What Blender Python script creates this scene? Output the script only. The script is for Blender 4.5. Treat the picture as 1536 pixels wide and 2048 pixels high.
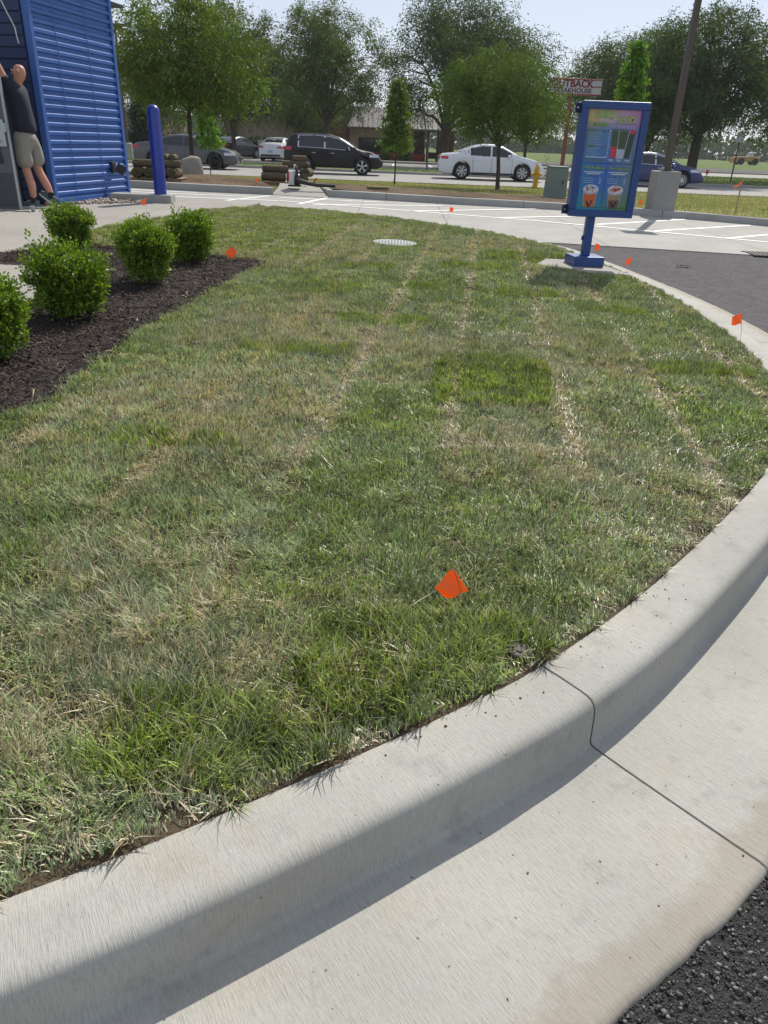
import bpy, bmesh, math, random
import numpy as np
from mathutils import Matrix, Vector

for o in list(bpy.data.objects):
    bpy.data.objects.remove(o, do_unlink=True)
SC = bpy.context.scene
COL = SC.collection
R = math.radians

# ------------------------------------------------------------------ camera
cam_d = bpy.data.cameras.new('camera')
cam_d.sensor_fit = 'HORIZONTAL'
cam_d.sensor_width = 36.0
cam_d.lens = 1480.0 / 1536.0 * 36.0
cam_d.clip_start = 0.05
cam_d.clip_end = 3000
cam = bpy.data.objects.new('camera', cam_d)
COL.objects.link(cam)
cam.matrix_world = (Matrix.Translation((0, 0, 1.45)) @ Matrix.Rotation(R(90 - 26.539), 4, 'X')
                    @ Matrix.Rotation(R(2.282), 4, 'Z'))
SC.camera = cam
# ------------------------------------------------------------------ sky, sun, exposure
SUN_EL, SUN_AZ = 45.0, 22.0          # azimuth measured from +Y towards +X
w = bpy.data.worlds.new('World')
SC.world = w
w.use_nodes = True
nt = w.node_tree
bg = nt.nodes['Background']
sky = nt.nodes.new('ShaderNodeTexSky')
sky.sky_type = 'NISHITA'
sky.sun_disc = False
sky.sun_elevation = R(SUN_EL)
sky.sun_rotation = R(SUN_AZ)
sky.air_density = 1.0
sky.dust_density = 0.25
sky.ozone_density = 1.0
sky.altitude = 200
hs = nt.nodes.new('ShaderNodeHueSaturation')      # thin summer haze: paler than a clear sky
hs.inputs['Saturation'].default_value = 0.62
nt.links.new(sky.outputs[0], hs.inputs['Color'])
tint = nt.nodes.new('ShaderNodeMix'); tint.data_type = 'RGBA'; tint.blend_type = 'MULTIPLY'; tint.inputs[0].default_value = 1.0
tint.inputs[7].default_value = (1.0, .955, 1.02, 1)
nt.links.new(hs.outputs[0], tint.inputs[6]); 
# hazy air evens the sky out: half clear-sky model, half uniform pale haze
hzm = nt.nodes.new('ShaderNodeMix'); hzm.data_type = 'RGBA'; hzm.inputs[0].default_value = .55
hzm.inputs[7].default_value = (5.6, 6.3, 7.3, 1)
nt.links.new(tint.outputs[2], hzm.inputs[6]); nt.links.new(hzm.outputs[2], bg.inputs[0])
bg.inputs[1].default_value = 0.10
sun_d = bpy.data.lights.new('sun', 'SUN')
sun_d.energy = 4.3
sun_d.angle = R(0.53)
sun_d.color = (1.0, 0.94, 0.84)
sun = bpy.data.objects.new('sun', sun_d)
COL.objects.link(sun)
sv = Vector((math.sin(R(SUN_AZ)) * math.cos(R(SUN_EL)), math.cos(R(SUN_AZ)) * math.cos(R(SUN_EL)), math.sin(R(SUN_EL))))
sun.rotation_euler = sv.to_track_quat('Z', 'Y').to_euler()
sun.location = (6, 20, 30)
SC.view_settings.view_transform = 'Standard'
SC.view_settings.look = 'None'
SC.view_settings.gamma = 1
SC.view_settings.use_curve_mapping = False
SC.view_settings.exposure = 0.20

# ------------------------------------------------------------------ helpers
def lot(x, y):
    return -0.02 * np.clip(x, -14, 14) + 0.012 * np.minimum(y, 19.0)

def lawnz(x, y):
    return lot(x, y) + 0.15

def verge(x, y):
    t = np.clip((y - 19.4) / 13.0, 0, 1)
    t = t * t * (3 - 2 * t)
    return (1 - t) * (lot(x, 19.0) + 0.15) - 0.0 * t

def _hash(ix, iy, seed):
    h = (ix.astype(np.int64) * 374761393 + iy.astype(np.int64) * 668265263 + seed * 974711) & 0x7fffffff
    h = ((h ^ (h >> 13)) * 1274126177) & 0x7fffffff
    return ((h ^ (h >> 16)) & 0xffff) / 65535.0

def vnoise(x, y, s, seed=0):
    x = np.asarray(x, float) * s + 1000
    y = np.asarray(y, float) * s + 1000
    ix, iy = np.floor(x), np.floor(y)
    fx, fy = x - ix, y - iy
    fx = fx * fx * (3 - 2 * fx)
    fy = fy * fy * (3 - 2 * fy)
    a = _hash(ix, iy, seed); b = _hash(ix + 1, iy, seed)
    c = _hash(ix, iy + 1, seed); d = _hash(ix + 1, iy + 1, seed)
    return (a * (1 - fx) + b * fx) * (1 - fy) + (c * (1 - fx) + d * fx) * fy

def inpoly(x, y, poly):
    r = np.zeros(len(x), bool)
    n = len(poly)
    for i in range(n):
        x0, y0 = poly[i]; x1, y1 = poly[(i + 1) % n]
        if y0 == y1:
            continue
        c = ((y0 > y) != (y1 > y)) & (x < (x1 - x0) * (y - y0) / (y1 - y0) + x0)
        r ^= c
    return r

def catmull(pts, step):
    P = np.array(pts, float)
    P = np.vstack([2 * P[0] - P[1], P, 2 * P[-1] - P[-2]])
    out = []
    for i in range(1, len(P) - 2):
        t = np.linspace(0, 1, 40, endpoint=False)[:, None]
        p0, p1, p2, p3 = P[i - 1], P[i], P[i + 1], P[i + 2]
        out.append(0.5 * (2 * p1 + (p2 - p0) * t + (2 * p0 - 5 * p1 + 4 * p2 - p3) * t ** 2 + (3 * p1 - p0 - 3 * p2 + p3) * t ** 3))
    C = np.vstack(out + [P[-2][None]])
    for _ in range(3):
        C[1:-1] = (C[:-2] + 2 * C[1:-1] + C[2:]) / 4
    s = np.r_[0, np.cumsum(np.hypot(*np.diff(C, axis=0).T))]
    n = max(2, int(s[-1] / step))
    q = np.linspace(0, s[-1], n + 1)
    return np.c_[np.interp(q, s, C[:, 0]), np.interp(q, s, C[:, 1])], q

def tag(o, label=None, cat=None, group=None, kind=None):
    if label: o['label'] = label
    if cat: o['category'] = cat
    if group: o['group'] = group
    if kind: o['kind'] = kind
    return o

def empty(name, loc=(0, 0, 0), rz=0.0, label=None, cat=None, group=None, kind=None):
    o = bpy.data.objects.new(name, None)
    o.empty_display_size = 0.1
    COL.objects.link(o)
    o.location = loc
    o.rotation_euler = (0, 0, rz)
    return tag(o, label, cat, group, kind)

def linkmesh(name, me, mat=None, parent=None, smooth=False):
    o = bpy.data.objects.new(name, me)
    COL.objects.link(o)
    if mat is not None:
        me.materials.append(mat)
    if parent is not None:
        o.parent = parent
    if smooth and len(me.polygons):
        me.polygons.foreach_set('use_smooth', np.ones(len(me.polygons), bool))
    return o

def npmesh(name, V, F, col=None):
    """V (n,3), F (m,k) of equal k; col (n,3) -> 'Col' point colour"""
    me = bpy.data.meshes.new(name)
    V = np.ascontiguousarray(V, np.float32); F = np.ascontiguousarray(F, np.int32)
    m, k = F.shape
    me.vertices.add(len(V)); me.vertices.foreach_set('co', V.ravel())
    me.loops.add(m * k); me.loops.foreach_set('vertex_index', F.ravel())
    me.polygons.add(m)
    me.polygons.foreach_set('loop_start', np.arange(0, m * k, k, dtype=np.int32))
    me.polygons.foreach_set('loop_total', np.full(m, k, np.int32))
    if col is not None:
        a = me.attributes.new('Col', 'FLOAT_COLOR', 'POINT')
        c4 = np.ones((len(V), 4), np.float32); c4[:, :3] = col
        a.data.foreach_set('color', c4.ravel())
    me.update(calc_edges=True)
    return me

class MB:
    def __init__(s):
        s.v = []; s.f = []
    def add(s, V, F):
        b = len(s.v)
        s.v += [tuple(map(float, p)) for p in V]
        s.f += [tuple(int(i) + b for i in f) for f in F]
        return s
    def box(s, c, d, rz=0.0, rx=0.0, ry=0.0, taper=(1, 1)):
        M = Matrix.Translation(c) @ Matrix.Rotation(rz, 4, 'Z') @ Matrix.Rotation(ry, 4, 'Y') @ Matrix.Rotation(rx, 4, 'X')
        V = []
        for z in (-.5, .5):
            tx, ty = (1, 1) if z < 0 else taper
            for x, y in ((-.5, -.5), (.5, -.5), (.5, .5), (-.5, .5)):
                V.append(M @ Vector((x * d[0] * tx, y * d[1] * ty, z * d[2])))
        return s.add(V, [(3, 2, 1, 0), (4, 5, 6, 7), (0, 1, 5, 4), (1, 2, 6, 5), (2, 3, 7, 6), (3, 0, 4, 7)])
    def tube(s, pts, r, n=8, cap=True):
        pts = [Vector(p) for p in pts]
        rr = r if hasattr(r, '__len__') else [r] * len(pts)
        V = []; F = []
        up = None
        for i, p in enumerate(pts):
            t = (pts[min(i + 1, len(pts) - 1)] - pts[max(i - 1, 0)])
            if t.length < 1e-9: t = Vector((0, 0, 1))
            t.normalize()
            if up is None:
                up = Vector((1, 0, 0)) if abs(t.x) < .8 else Vector((0, 1, 0))
            a = t.cross(up)
            if a.length < 1e-6: a = t.cross(Vector((0, 1, .3)))
            a.normalize(); b = t.cross(a); up = b.cross(t) if False else up
            for k in range(n):
                an = 2 * math.pi * k / n
                V.append(p + (a * math.cos(an) + b * math.sin(an)) * rr[i])
        for i in range(len(pts) - 1):
            for k in range(n):
                k2 = (k + 1) % n
                F.append((i * n + k, i * n + k2, (i + 1) * n + k2, (i + 1) * n + k))
        if cap:
            F.append(tuple(range(n))); F.append(tuple((len(pts) - 1) * n + k for k in reversed(range(n))))
        return s.add(V, F)
    def lathe(s, prof, n=20, c=(0, 0, 0), axis='Z', ry=1.0, cap=True):
        V = []; F = []
        for (r, z) in prof:
            for k in range(n):
                a = 2 * math.pi * k / n
                p = (r * math.cos(a), r * math.sin(a) * ry, z)
                if axis == 'Y': p = (p[0], z, p[1])
                if axis == 'X': p = (z, p[0], p[1])
                V.append((p[0] + c[0], p[1] + c[1], p[2] + c[2]))
        for i in range(len(prof) - 1):
            for k in range(n):
                k2 = (k + 1) % n
                F.append((i * n + k, i * n + k2, (i + 1) * n + k2, (i + 1) * n + k))
        if cap and prof[0][0] > 1e-6: F.append(tuple(reversed(range(n))))
        if cap and prof[-1][0] > 1e-6: F.append(tuple((len(prof) - 1) * n + k for k in range(n)))
        return s.add(V, F)
    def prism(s, poly, z0, z1, zf=None):
        """poly [(x,y)], z may follow a plane function zf(x,y)"""
        n = len(poly)
        zz = (lambda x, y: 0.0) if zf is None else zf
        V = [(x, y, zz(x, y) + z0) for x, y in poly] + [(x, y, zz(x, y) + z1) for x, y in poly]
        F = [tuple(reversed(range(n))), tuple(range(n, 2 * n))]
        for i in range(n):
            j = (i + 1) % n
            F.append((i, j, n + j, n + i))
        return s.add(V, F)
    def grid(s, P):
        P = np.asarray(P, float)
        a, b = P.shape[:2]
        F = []
        for i in range(a - 1):
            for j in range(b - 1):
                F.append((i * b + j, (i + 1) * b + j, (i + 1) * b + j + 1, i * b + j + 1))
        return s.add(P.reshape(-1, 3), F)
    def build(s, name, mat=None, parent=None, smooth=False, bevel=0.0, fix=True, seg=2):
        me = bpy.data.meshes.new(name)
        me.from_pydata(s.v, [], s.f)
        if fix:
            bm = bmesh.new(); bm.from_mesh(me)
            bmesh.ops.recalc_face_normals(bm, faces=bm.faces)
            if bevel > 0:
                try:
                    es = [e for e in bm.edges if len(e.link_faces) == 2 and e.calc_face_angle(0) > 0.5]
                    bmesh.ops.bevel(bm, geom=es, offset=bevel, segments=seg, affect='EDGES', profile=.5)
                except Exception:
                    pass
            bm.to_mesh(me); bm.free()
        me.update()
        o = linkmesh(name, me, mat, parent)
        if smooth:
            me.polygons.foreach_set('use_smooth', np.ones(len(me.polygons), bool))
            try:
                me.set_sharp_from_angle(angle=R(40))
            except Exception:
                pass
        return o

def copy_tree(o, parent=None):
    c = o.copy(); COL.objects.link(c)
    if parent is not None: c.parent = parent
    for ch in list(o.children):
        copy_tree(ch, c)
    return c

# ------------------------------------------------------------------ materials
def newmat(name):
    m = bpy.data.materials.new(name); m.use_nodes = True
    return m, m.node_tree, m.node_tree.nodes['Principled BSDF']

def N(nt, t, **kw):
    n = nt.nodes.new(t)
    for k, v in kw.items():
        setattr(n, k, v)
    return n

def mixc(nt, fac, a, b, mode='MIX'):
    n = nt.nodes.new('ShaderNodeMix'); n.data_type = 'RGBA'; n.blend_type = mode
    for sock, val in ((n.inputs[0], fac), (n.inputs[6], a), (n.inputs[7], b)):
        if hasattr(val, 'is_output'): nt.links.new(val, sock)
        elif isinstance(val, (int, float)): sock.default_value = val
        else: sock.default_value = (*val[:3], 1)
    return n.outputs[2]

def ramp(nt, src, pts):
    n = nt.nodes.new('ShaderNodeValToRGB')
    cr = n.color_ramp
    while len(cr.elements) > 1: cr.elements.remove(cr.elements[-1])
    for i, (p, c) in enumerate(pts):
        e = cr.elements[0] if i == 0 else cr.elements.new(p)
        e.position = p
        e.color = (c, c, c, 1) if isinstance(c, (int, float)) else (*c, 1)
    nt.links.new(src, n.inputs[0])
    return n.outputs[0]

def noise(nt, vec, scale, detail=4, rough=.55):
    n = nt.nodes.new('ShaderNodeTexNoise')
    n.inputs['Scale'].default_value = scale
    n.inputs['Detail'].default_value = detail
    n.inputs['Roughness'].default_value = rough
    if vec is not None: nt.links.new(vec, n.inputs['Vector'])
    return n.outputs['Fac']

def mapping(nt, src, scale=(1, 1, 1), rot=(0, 0, 0)):
    m = nt.nodes.new('ShaderNodeMapping')
    m.inputs['Scale'].default_value = scale
    m.inputs['Rotation'].default_value = rot
    nt.links.new(src, m.inputs['Vector'])
    return m.outputs[0]

def bump(nt, bs, h, strength=.3, dist=.005):
    b = nt.nodes.new('ShaderNodeBump')
    b.inputs['Strength'].default_value = strength
    b.inputs['Distance'].default_value = dist
    nt.links.new(h, b.inputs['Height'])
    nt.links.new(b.outputs[0], bs.inputs['Normal'])
    return b

def pm(name, col, rough=.6, metal=0.0, var=.12, scale=8, bmp=0.0, bscale=60, coat=0.0, spec=.5, coord='Object'):
    m, nt, bs = newmat(name)
    tc = N(nt, 'ShaderNodeTexCoord')
    f = noise(nt, tc.outputs[coord], scale, 5)
    c = mixc(nt, f, tuple(v * (1 - var) for v in col), tuple(min(1, v * (1 + var)) for v in col))
    nt.links.new(c, bs.inputs['Base Color'])
    bs.inputs['Roughness'].default_value = rough
    bs.inputs['Metallic'].default_value = metal
    bs.inputs['Specular IOR Level'].default_value = spec
    if coat:
        bs.inputs['Coat Weight'].default_value = coat
        bs.inputs['Coat Roughness'].default_value = .06
    if bmp:
        bump(nt, bs, noise(nt, tc.outputs[coord], bscale, 4), bmp, .01)
    return m

def leafmat(name, transl=.4, gloss=.06, rough=.45, tcol=(1.0, 1.0, .55), satur=1.0):
    m = bpy.data.materials.new(name); m.use_nodes = True
    nt = m.node_tree; nt.nodes.clear()
    out = N(nt, 'ShaderNodeOutputMaterial')
    at = N(nt, 'ShaderNodeAttribute', attribute_name='Col')
    d = N(nt, 'ShaderNodeBsdfDiffuse')
    t = N(nt, 'ShaderNodeBsdfTranslucent')
    gl = N(nt, 'ShaderNodeBsdfGlossy'); gl.inputs['Roughness'].default_value = rough
    nt.links.new(at.outputs['Color'], d.inputs['Color'])
    nt.links.new(mixc(nt, 1.0, at.outputs['Color'], tcol, 'MULTIPLY'), t.inputs['Color'])
    a = N(nt, 'ShaderNodeMixShader'); a.inputs[0].default_value = transl
    nt.links.new(d.outputs[0], a.inputs[1]); nt.links.new(t.outputs[0], a.inputs[2])
    b = N(nt, 'ShaderNodeMixShader'); b.inputs[0].default_value = gloss
    nt.links.new(a.outputs[0], b.inputs[1]); nt.links.new(gl.outputs[0], b.inputs[2])
    nt.links.new(b.outputs[0], out.inputs[0])
    return m

def concrete(name, col, broom=0.0, stain=.25, uv=False, bscale=420, silt=False):
    """broom-finished concrete; uv: u along the run, v across, both in metres"""
    m, nt, bs = newmat(name)
    tc = N(nt, 'ShaderNodeTexCoord')
    src = tc.outputs['UV'] if uv else tc.outputs['Object']
    big = noise(nt, tc.outputs['Object'], 1.3, 4)
    mid = noise(nt, tc.outputs['Object'], 14, 6)
    fine = noise(nt, tc.outputs['Object'], 190, 3)
    c = mixc(nt, ramp(nt, big, [(.35, 0), (.65, 1)]), tuple(v * .89 for v in col), tuple(v * 1.08 for v in col))
    c = mixc(nt, ramp(nt, mid, [(.3, 0.0), (.75, .22)]), c, (col[0] * .82, col[1] * .79, col[2] * .72))
    c = mixc(nt, ramp(nt, fine, [(.30, .22), (.48, 0)]), c, tuple(v * .55 for v in col))
    if broom:
        bl = noise(nt, mapping(nt, src, (bscale, 26, 26)), 1.0, 2, .7)
        bl2 = noise(nt, mapping(nt, src, (bscale * .30, 9, 9)), 1.0, 3, .6)
        c = mixc(nt, ramp(nt, bl, [(.33, .50), (.52, 0)]), c, tuple(v * .62 for v in col))
        c = mixc(nt, ramp(nt, bl2, [(.28, .26), (.45, 0)]), c, tuple(v * .66 for v in col))
        h = mixc(nt, .35, bl, bl2)
        bump(nt, bs, h, broom, .004)
    else:
        bump(nt, bs, fine, .15, .002)
    if stain:
        v = N(nt, 'ShaderNodeTexVoronoi'); v.inputs['Scale'].default_value = 16
        nt.links.new(tc.outputs['Object'], v.inputs['Vector'])
        c = mixc(nt, ramp(nt, v.outputs['Distance'], [(.035, .75), (.06, 0)]), c, (.12, .085, .06))
        sn = noise(nt, tc.outputs['Object'], 3.1, 5, .65)
        c = mixc(nt, ramp(nt, sn, [(.57, 0), (.70, stain)]), c, (.40, .27, .13))
        sm = noise(nt, tc.outputs['Object'], 7.3, 6, .7)
        c = mixc(nt, ramp(nt, sm, [(.56, 0), (.70, .30)]), c, (.16, .15, .14))
    if silt:      # tan silt left where water stood along the outer gutter edge
        sp_ = N(nt, 'ShaderNodeSeparateXYZ'); nt.links.new(tc.outputs['UV'], sp_.inputs[0])
        wob = noise(nt, tc.outputs['Object'], 9, 5, .7)
        ad = N(nt, 'ShaderNodeMath', operation='MULTIPLY_ADD'); ad.inputs[1].default_value = .20
        nt.links.new(wob, ad.inputs[0]); nt.links.new(sp_.outputs[1], ad.inputs[2])
        hf = N(nt, 'ShaderNodeMath', operation='MULTIPLY'); hf.inputs[1].default_value = .5
        nt.links.new(ad.outputs[0], hf.inputs[0])
        c = mixc(nt, ramp(nt, hf.outputs[0], [((silt - .035) / 2, 0), ((silt + .012) / 2, .42), (1.0, .5)]), c, (.27, .215, .15))
    nt.links.new(c, bs.inputs['Base Color'])
    bs.inputs['Roughness'].default_value = .85
    bs.inputs['Specular IOR Level'].default_value = .3
    return m

M = {}
M['kerb'] = concrete('kerb_concrete', (.435, .425, .388), broom=.8, stain=.16, uv=True, silt=1.012)
M['kerb_far'] = concrete('far_kerb_concrete', (.36, .355, .34), stain=.1)
M['lot'] = concrete('lot_concrete', (.37, .36, .335), broom=.12, stain=.08, bscale=60)
M['walk'] = concrete('walk_concrete', (.34, .322, .292), broom=.15, stain=.1, bscale=70)
M['road'] = concrete('road_concrete', (.30, .29, .275), stain=.1)
M['joint'] = pm('joint_filler', (.05, .045, .04), .9)
M['paint'] = pm('white_line_paint', (.80, .80, .78), .6, var=.06, scale=5)
M['soil'] = pm('thatch_soil', (.085, .062, .036), .95, var=.5, scale=30, bmp=.6, bscale=90)
M['mulch_base'] = pm('mulch_base', (.022, .015, .012), .95, var=.4, scale=30, bmp=.8, bscale=70)
M['blade'] = leafmat('grass_blade', .30, .09, .45, (1.0, 1.0, .60))
M['leaf'] = leafmat('tree_leaf', .38, .03, .5, (1.0, 1.05, .38))
M['boxleaf'] = leafmat('boxwood_leaf', .38, .035, .40, (1.0, 1.0, .30))
M['bark'] = pm('bark', (.075, .058, .045), .95, var=.4, scale=20, bmp=.7, bscale=25)
M['chips'] = leafmat('mulch_chip', 0.0, .03, .6)
M['pebble'] = leafmat('pebble', 0.0, .03, .5)

# ================================================================== SETTING
# asphalt
def asphalt(name, col, agg=120):
    m, nt, bs = newmat(name)
    tc = N(nt, 'ShaderNodeTexCoord')
    v = N(nt, 'ShaderNodeTexVoronoi'); v.inputs['Scale'].default_value = agg
    nt.links.new(tc.outputs['Object'], v.inputs['Vector'])
    big = noise(nt, tc.outputs['Object'], .8, 4)
    mid = noise(nt, tc.outputs['Object'], 30, 5)
    c = mixc(nt, big, tuple(x * .85 for x in col), tuple(x * 1.15 for x in col))
    c = mixc(nt, ramp(nt, v.outputs['Color'], [(.2, 0), (.9, .5)]), c, tuple(x * 1.9 for x in col))
    c = mixc(nt, ramp(nt, mid, [(.3, .35), (.5, 0)]), c, tuple(x * .4 for x in col))
    nt.links.new(c, bs.inputs['Base Color'])
    pat = noise(nt, tc.outputs['Object'], 6, 6, .7)
    c = mixc(nt, ramp(nt, pat, [(.40, .35), (.6, 0)]), c, tuple(x * .55 for x in col))
    nt.links.new(c, bs.inputs['Base Color'])
    bs.inputs['Roughness'].default_value = .97
    bs.inputs['Specular IOR Level'].default_value = .08
    bump(nt, bs, mixc(nt, .5, v.outputs['Distance'], mid), .9, .012)
    return m
M['asphalt'] = asphalt('lane_asphalt', (.105, .10, .102), 45)
M['asphalt_new'] = asphalt('fresh_asphalt', (.058, .056, .055), 260)
M['asphalt_far'] = asphalt('far_asphalt', (.26, .25, .24), 20)
M['asphalt_dark'] = asphalt('distant_asphalt', (.12, .115, .11), 20)

def turf_mat(name, a, b, c3, sc=3.0):
    m, nt, bs = newmat(name)
    tc = N(nt, 'ShaderNodeTexCoord')
    n1 = noise(nt, tc.outputs['Object'], sc, 6, .7)
    n2 = noise(nt, tc.outputs['Object'], 40, 5, .7)
    c = mixc(nt, ramp(nt, n1, [(.35, 0), (.65, 1)]), a, b)
    c = mixc(nt, ramp(nt, n2, [(.35, .6), (.6, 0)]), c, c3)
    nt.links.new(c, bs.inputs['Base Color'])
    bs.inputs['Roughness'].default_value = .95
    bs.inputs['Specular IOR Level'].default_value = .1
    bump(nt, bs, n2, .8, .03)
    return m
M['turf_far'] = turf_mat('distant_turf', (.10, .15, .035), (.14, .19, .05), (.06, .09, .02), .25)
M['turf_median'] = turf_mat('median_turf', (.10, .15, .03), (.16, .20, .055), (.05, .07, .02), .7)

# base ground sheet to the horizon
xs = np.r_[-900, -400, -160, -80, -50, -30, np.linspace(-16, 16, 9), 30, 50, 80, 160, 400, 900]
ys = np.r_[-60, -10, np.linspace(0, 19, 7), np.linspace(20, 34, 8), 42, 60, 100, 200, 400, 900, 1600]
GX, GY = np.meshgrid(xs, ys, indexing='ij')
GZ = np.where(GY <= 19, lot(GX, GY) - .06, verge(GX, GY) - .06) 
GZ = np.where(GY > 33, -.06, GZ)
o = MB().grid(np.stack([GX, GY, GZ], -1)).build('ground', M['turf_far'], fix=False)
tag(o, kind='structure')

def sheet(name, poly, mat, z0=-.05, z1=0.0, zf=None, kind='structure', parent=None):
    o = MB().prism(poly, z0, z1, zf).build(name, mat, parent)
    if parent is None: tag(o, kind=kind)
    return o

# drive lane asphalt
sheet('drive_lane', [(-6, -4), (14, -4), (14, 12.62), (-1, 12.62), (-1, 8), (-6, 0.5)], M['asphalt'], -.05, -.014, lot)

# concrete parking lot in separate slabs
lot_root = empty('parking_lot', (0, 0, 0), kind='structure')
bed = MB().prism([(-14, 12.64), (14, 12.64), (14, 19.3), (-14, 19.3)], -.058, -.03, lot).build('slab_bed', M['joint'], lot_root)
xe = [-14, -9.6, -5.4, -0.75, 0.95, 3.45, 6.25, 10.2, 14]
ye = [12.64, 15.75, 19.3]
for i in range(len(xe) - 1):
    for j in range(2):
        a, b, c, d = xe[i] + .005, xe[i + 1] - .005, ye[j] + .005, ye[j + 1] - .005
        MB().prism([(a, c), (b, c), (b, d), (a, d)], -.03, 0, lot).build('concrete_slab', M['lot'], lot_root)

# painted stall lines
paint_root = empty('stall_markings', (0, 0, 0), kind='structure')
lines = [((-4.0, 14.9), (-2.85, 18.1)), ((-2.02, 16.55), (-1.6, 18.4)), ((-1.75, 16.6), (1.05, 18.2)),
         ((.29, 16.45), (3.3, 18.9)), ((2.08, 16.18), (4.3, 17.85)), ((4.06, 16.08), (6.74, 18.6)), ((5.09, 15.51), (8.06, 18.1)),
         ((6.26, 14.92), (9.2, 17.6)), ((-2.47, 16.98), (2.72, 16.07)), ((2.73, 16.07), (9.4, 13.85)),
         ((-2.6, 17.75), (-.3, 18.2)), ((-5.8, 17.45), (-4.4, 17.75)), ((-5.7, 16.9), (-3.2, 17.55)), ((-5.0, 16.3), (-2.5, 16.95)), ((-7, 15.8), (-3.4, 16.0)),]
for k, (a, b) in enumerate(lines):
    a = np.array(a); b = np.array(b); d = (b - a) / np.linalg.norm(b - a); n = np.array([-d[1], d[0]]) * .05
    MB().prism([tuple(a + n), tuple(a - n), tuple(b - n), tuple(b + n)], .001, .0035 + .0012 * (k % 5), lot).build('stall_line', M['paint'], paint_root)

# ---- near kerb and gutter: sweep along the back edge of the kerb
KP = [(-3.0, -.18), (-2.2, .15), (-1.4, .52), (-.68, .89), (-.4, 1.055), (-.06, 1.28), (.27, 1.515), (.46, 1.67), (.75, 1.95), (1.12, 2.37), (1.44, 2.76),
      (1.77, 3.2), (2.15, 3.85), (2.42, 4.5), (2.6, 5.2), (2.71, 6.0), (2.76, 6.9), (2.74, 7.8), (2.66, 8.6), (2.54, 9.4), (2.40, 10.2), (2.28, 10.75), (2.02, 11.25),
      (1.6, 11.9), (.88, 12.72), (.07, 13.25), (-.8, 13.78), (-1.6, 14.05), (-2.24, 13.98), (-2.68, 13.6)]
KC, KS = catmull(KP, .03)
T = np.gradient(KC, axis=0); T /= np.linalg.norm(T, axis=1)[:, None]
NOUT = np.c_[T[:, 1], -T[:, 0]]
prof = [(0.0, -.05), (0.0, .147), (.003, .15), (.06, .1505), (.135, .149), (.155, .147), (.168, .142), (.177, .134), (.183, .122), (.186, .100), (.188, .055), (.189, .020),
        (.192, .009), (.198, .004), (.206, .003), (.30, .001), (.42, .002), (.55, .004), (.655, .006), (.672, .003), (.679, -.008), (.68, -.05)]
prof = np.array(prof)
plen = np.r_[0, np.cumsum(np.hypot(*np.diff(prof, axis=0).T))]
kerb_root = empty('kerb', (float(KC[0, 0]), float(KC[0, 1]), 0), kind='structure')
def sweep_kerb(i0, i1, s0, s1, name='kerb_section'):
    q = np.r_[s0, KS[(KS > s0 + .004) & (KS < s1 - .004)], s1]
    cx = np.interp(q, KS, KC[:, 0]); cy = np.interp(q, KS, KC[:, 1])
    nx = np.interp(q, KS, NOUT[:, 0]); ny = np.interp(q, KS, NOUT[:, 1])
    rng = vnoise(q, q * 0, 6, 11)[:, None]; 
    D = prof[:, 0][None] + np.where(prof[:, 0][None] > .6, (vnoise(q, q * 0, 5, 3)[:, None] - .5) * .010 + (vnoise(q, q * 0, 40, 4)[:, None] - .5) * .007 + (vnoise(q, q * 0, 110, 6)[:, None] - .5) * .007, 0)
    X = cx[:, None] + nx[:, None] * D; Y = cy[:, None] + ny[:, None] * D
    Z = lot(X, Y) + prof[:, 1][None] + (rng - .5) * .003
    P = np.stack([X - KC[0, 0], Y - KC[0, 1], Z], -1)
    a, b = P.shape[:2]
    V = P.reshape(-1, 3)
    idx = np.arange(a * b).reshape(a, b)
    F = np.stack([idx[:-1, :-1], idx[:-1, 1:], idx[1:, 1:], idx[1:, :-1]], -1).reshape(-1, 4)
    me = npmesh(name, V, F)
    uvl = me.uv_layers.new(name='UVMap')
    UV = np.stack([np.repeat(q[:, None], b, 1), np.repeat(plen[None], a, 0)], -1).reshape(-1, 2)
    uvl.data.foreach_set('uv', UV[F.ravel()].astype(np.float32).ravel())
    # end caps
    bm = bmesh.new(); bm.from_mesh(me); bm.verts.ensure_lookup_table()
    bm.faces.new([bm.verts[i] for i in idx[0]])
    bm.faces.new([bm.verts[i] for i in idx[-1][::-1]])
    bmesh.ops.recalc_face_normals(bm, faces=bm.faces)
    bm.to_mesh(me); bm.free()
    ob = linkmesh(name, me, M['kerb'], kerb_root, smooth=True)
    me.set_sharp_from_angle(angle=R(50))
    return ob
sj = KS[np.argmin(np.hypot(KC[:, 0] - .455, KC[:, 1] - 1.665))]
cuts = [0.0, sj] + [sj + 2.75 * k for k in range(1, 6)]
cuts = [c for c in cuts if c < KS[-1] - .5] + [KS[-1]]
for a, b in zip(cuts[:-1], cuts[1:]):
    sweep_kerb(0, 0, a + (.0035 if a > 0 else 0), b - .0035)
for c in cuts[1:-1]:
    # dark joint filler plates set back inside the gaps
    p = np.array([np.interp(c, KS, KC[:, 0]), np.interp(c, KS, KC[:, 1])]); n = np.array([np.interp(c, KS, NOUT[:, 0]), np.interp(c, KS, NOUT[:, 1])])
    t = np.array([-n[1], n[0]])
    poly = [(d, z) for d, z in prof]
    V = []
    for sgn in (-1, 1):
        for d, z in poly:
            dd = min(max(d, .012), .66); q = p + n * dd + t * sgn * .006
            V.append((q[0] - KC[0, 0], q[1] - KC[0, 1], lot(q[0], q[1]) + z - .012))
    k = len(poly)
    F = [tuple(range(k)), tuple(reversed(range(k, 2 * k)))] + [(i, (i + 1) % k, k + (i + 1) % k, k + i) for i in range(k)]
    MB().add(V, F).build('joint_filler', M['joint'], kerb_root)

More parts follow.
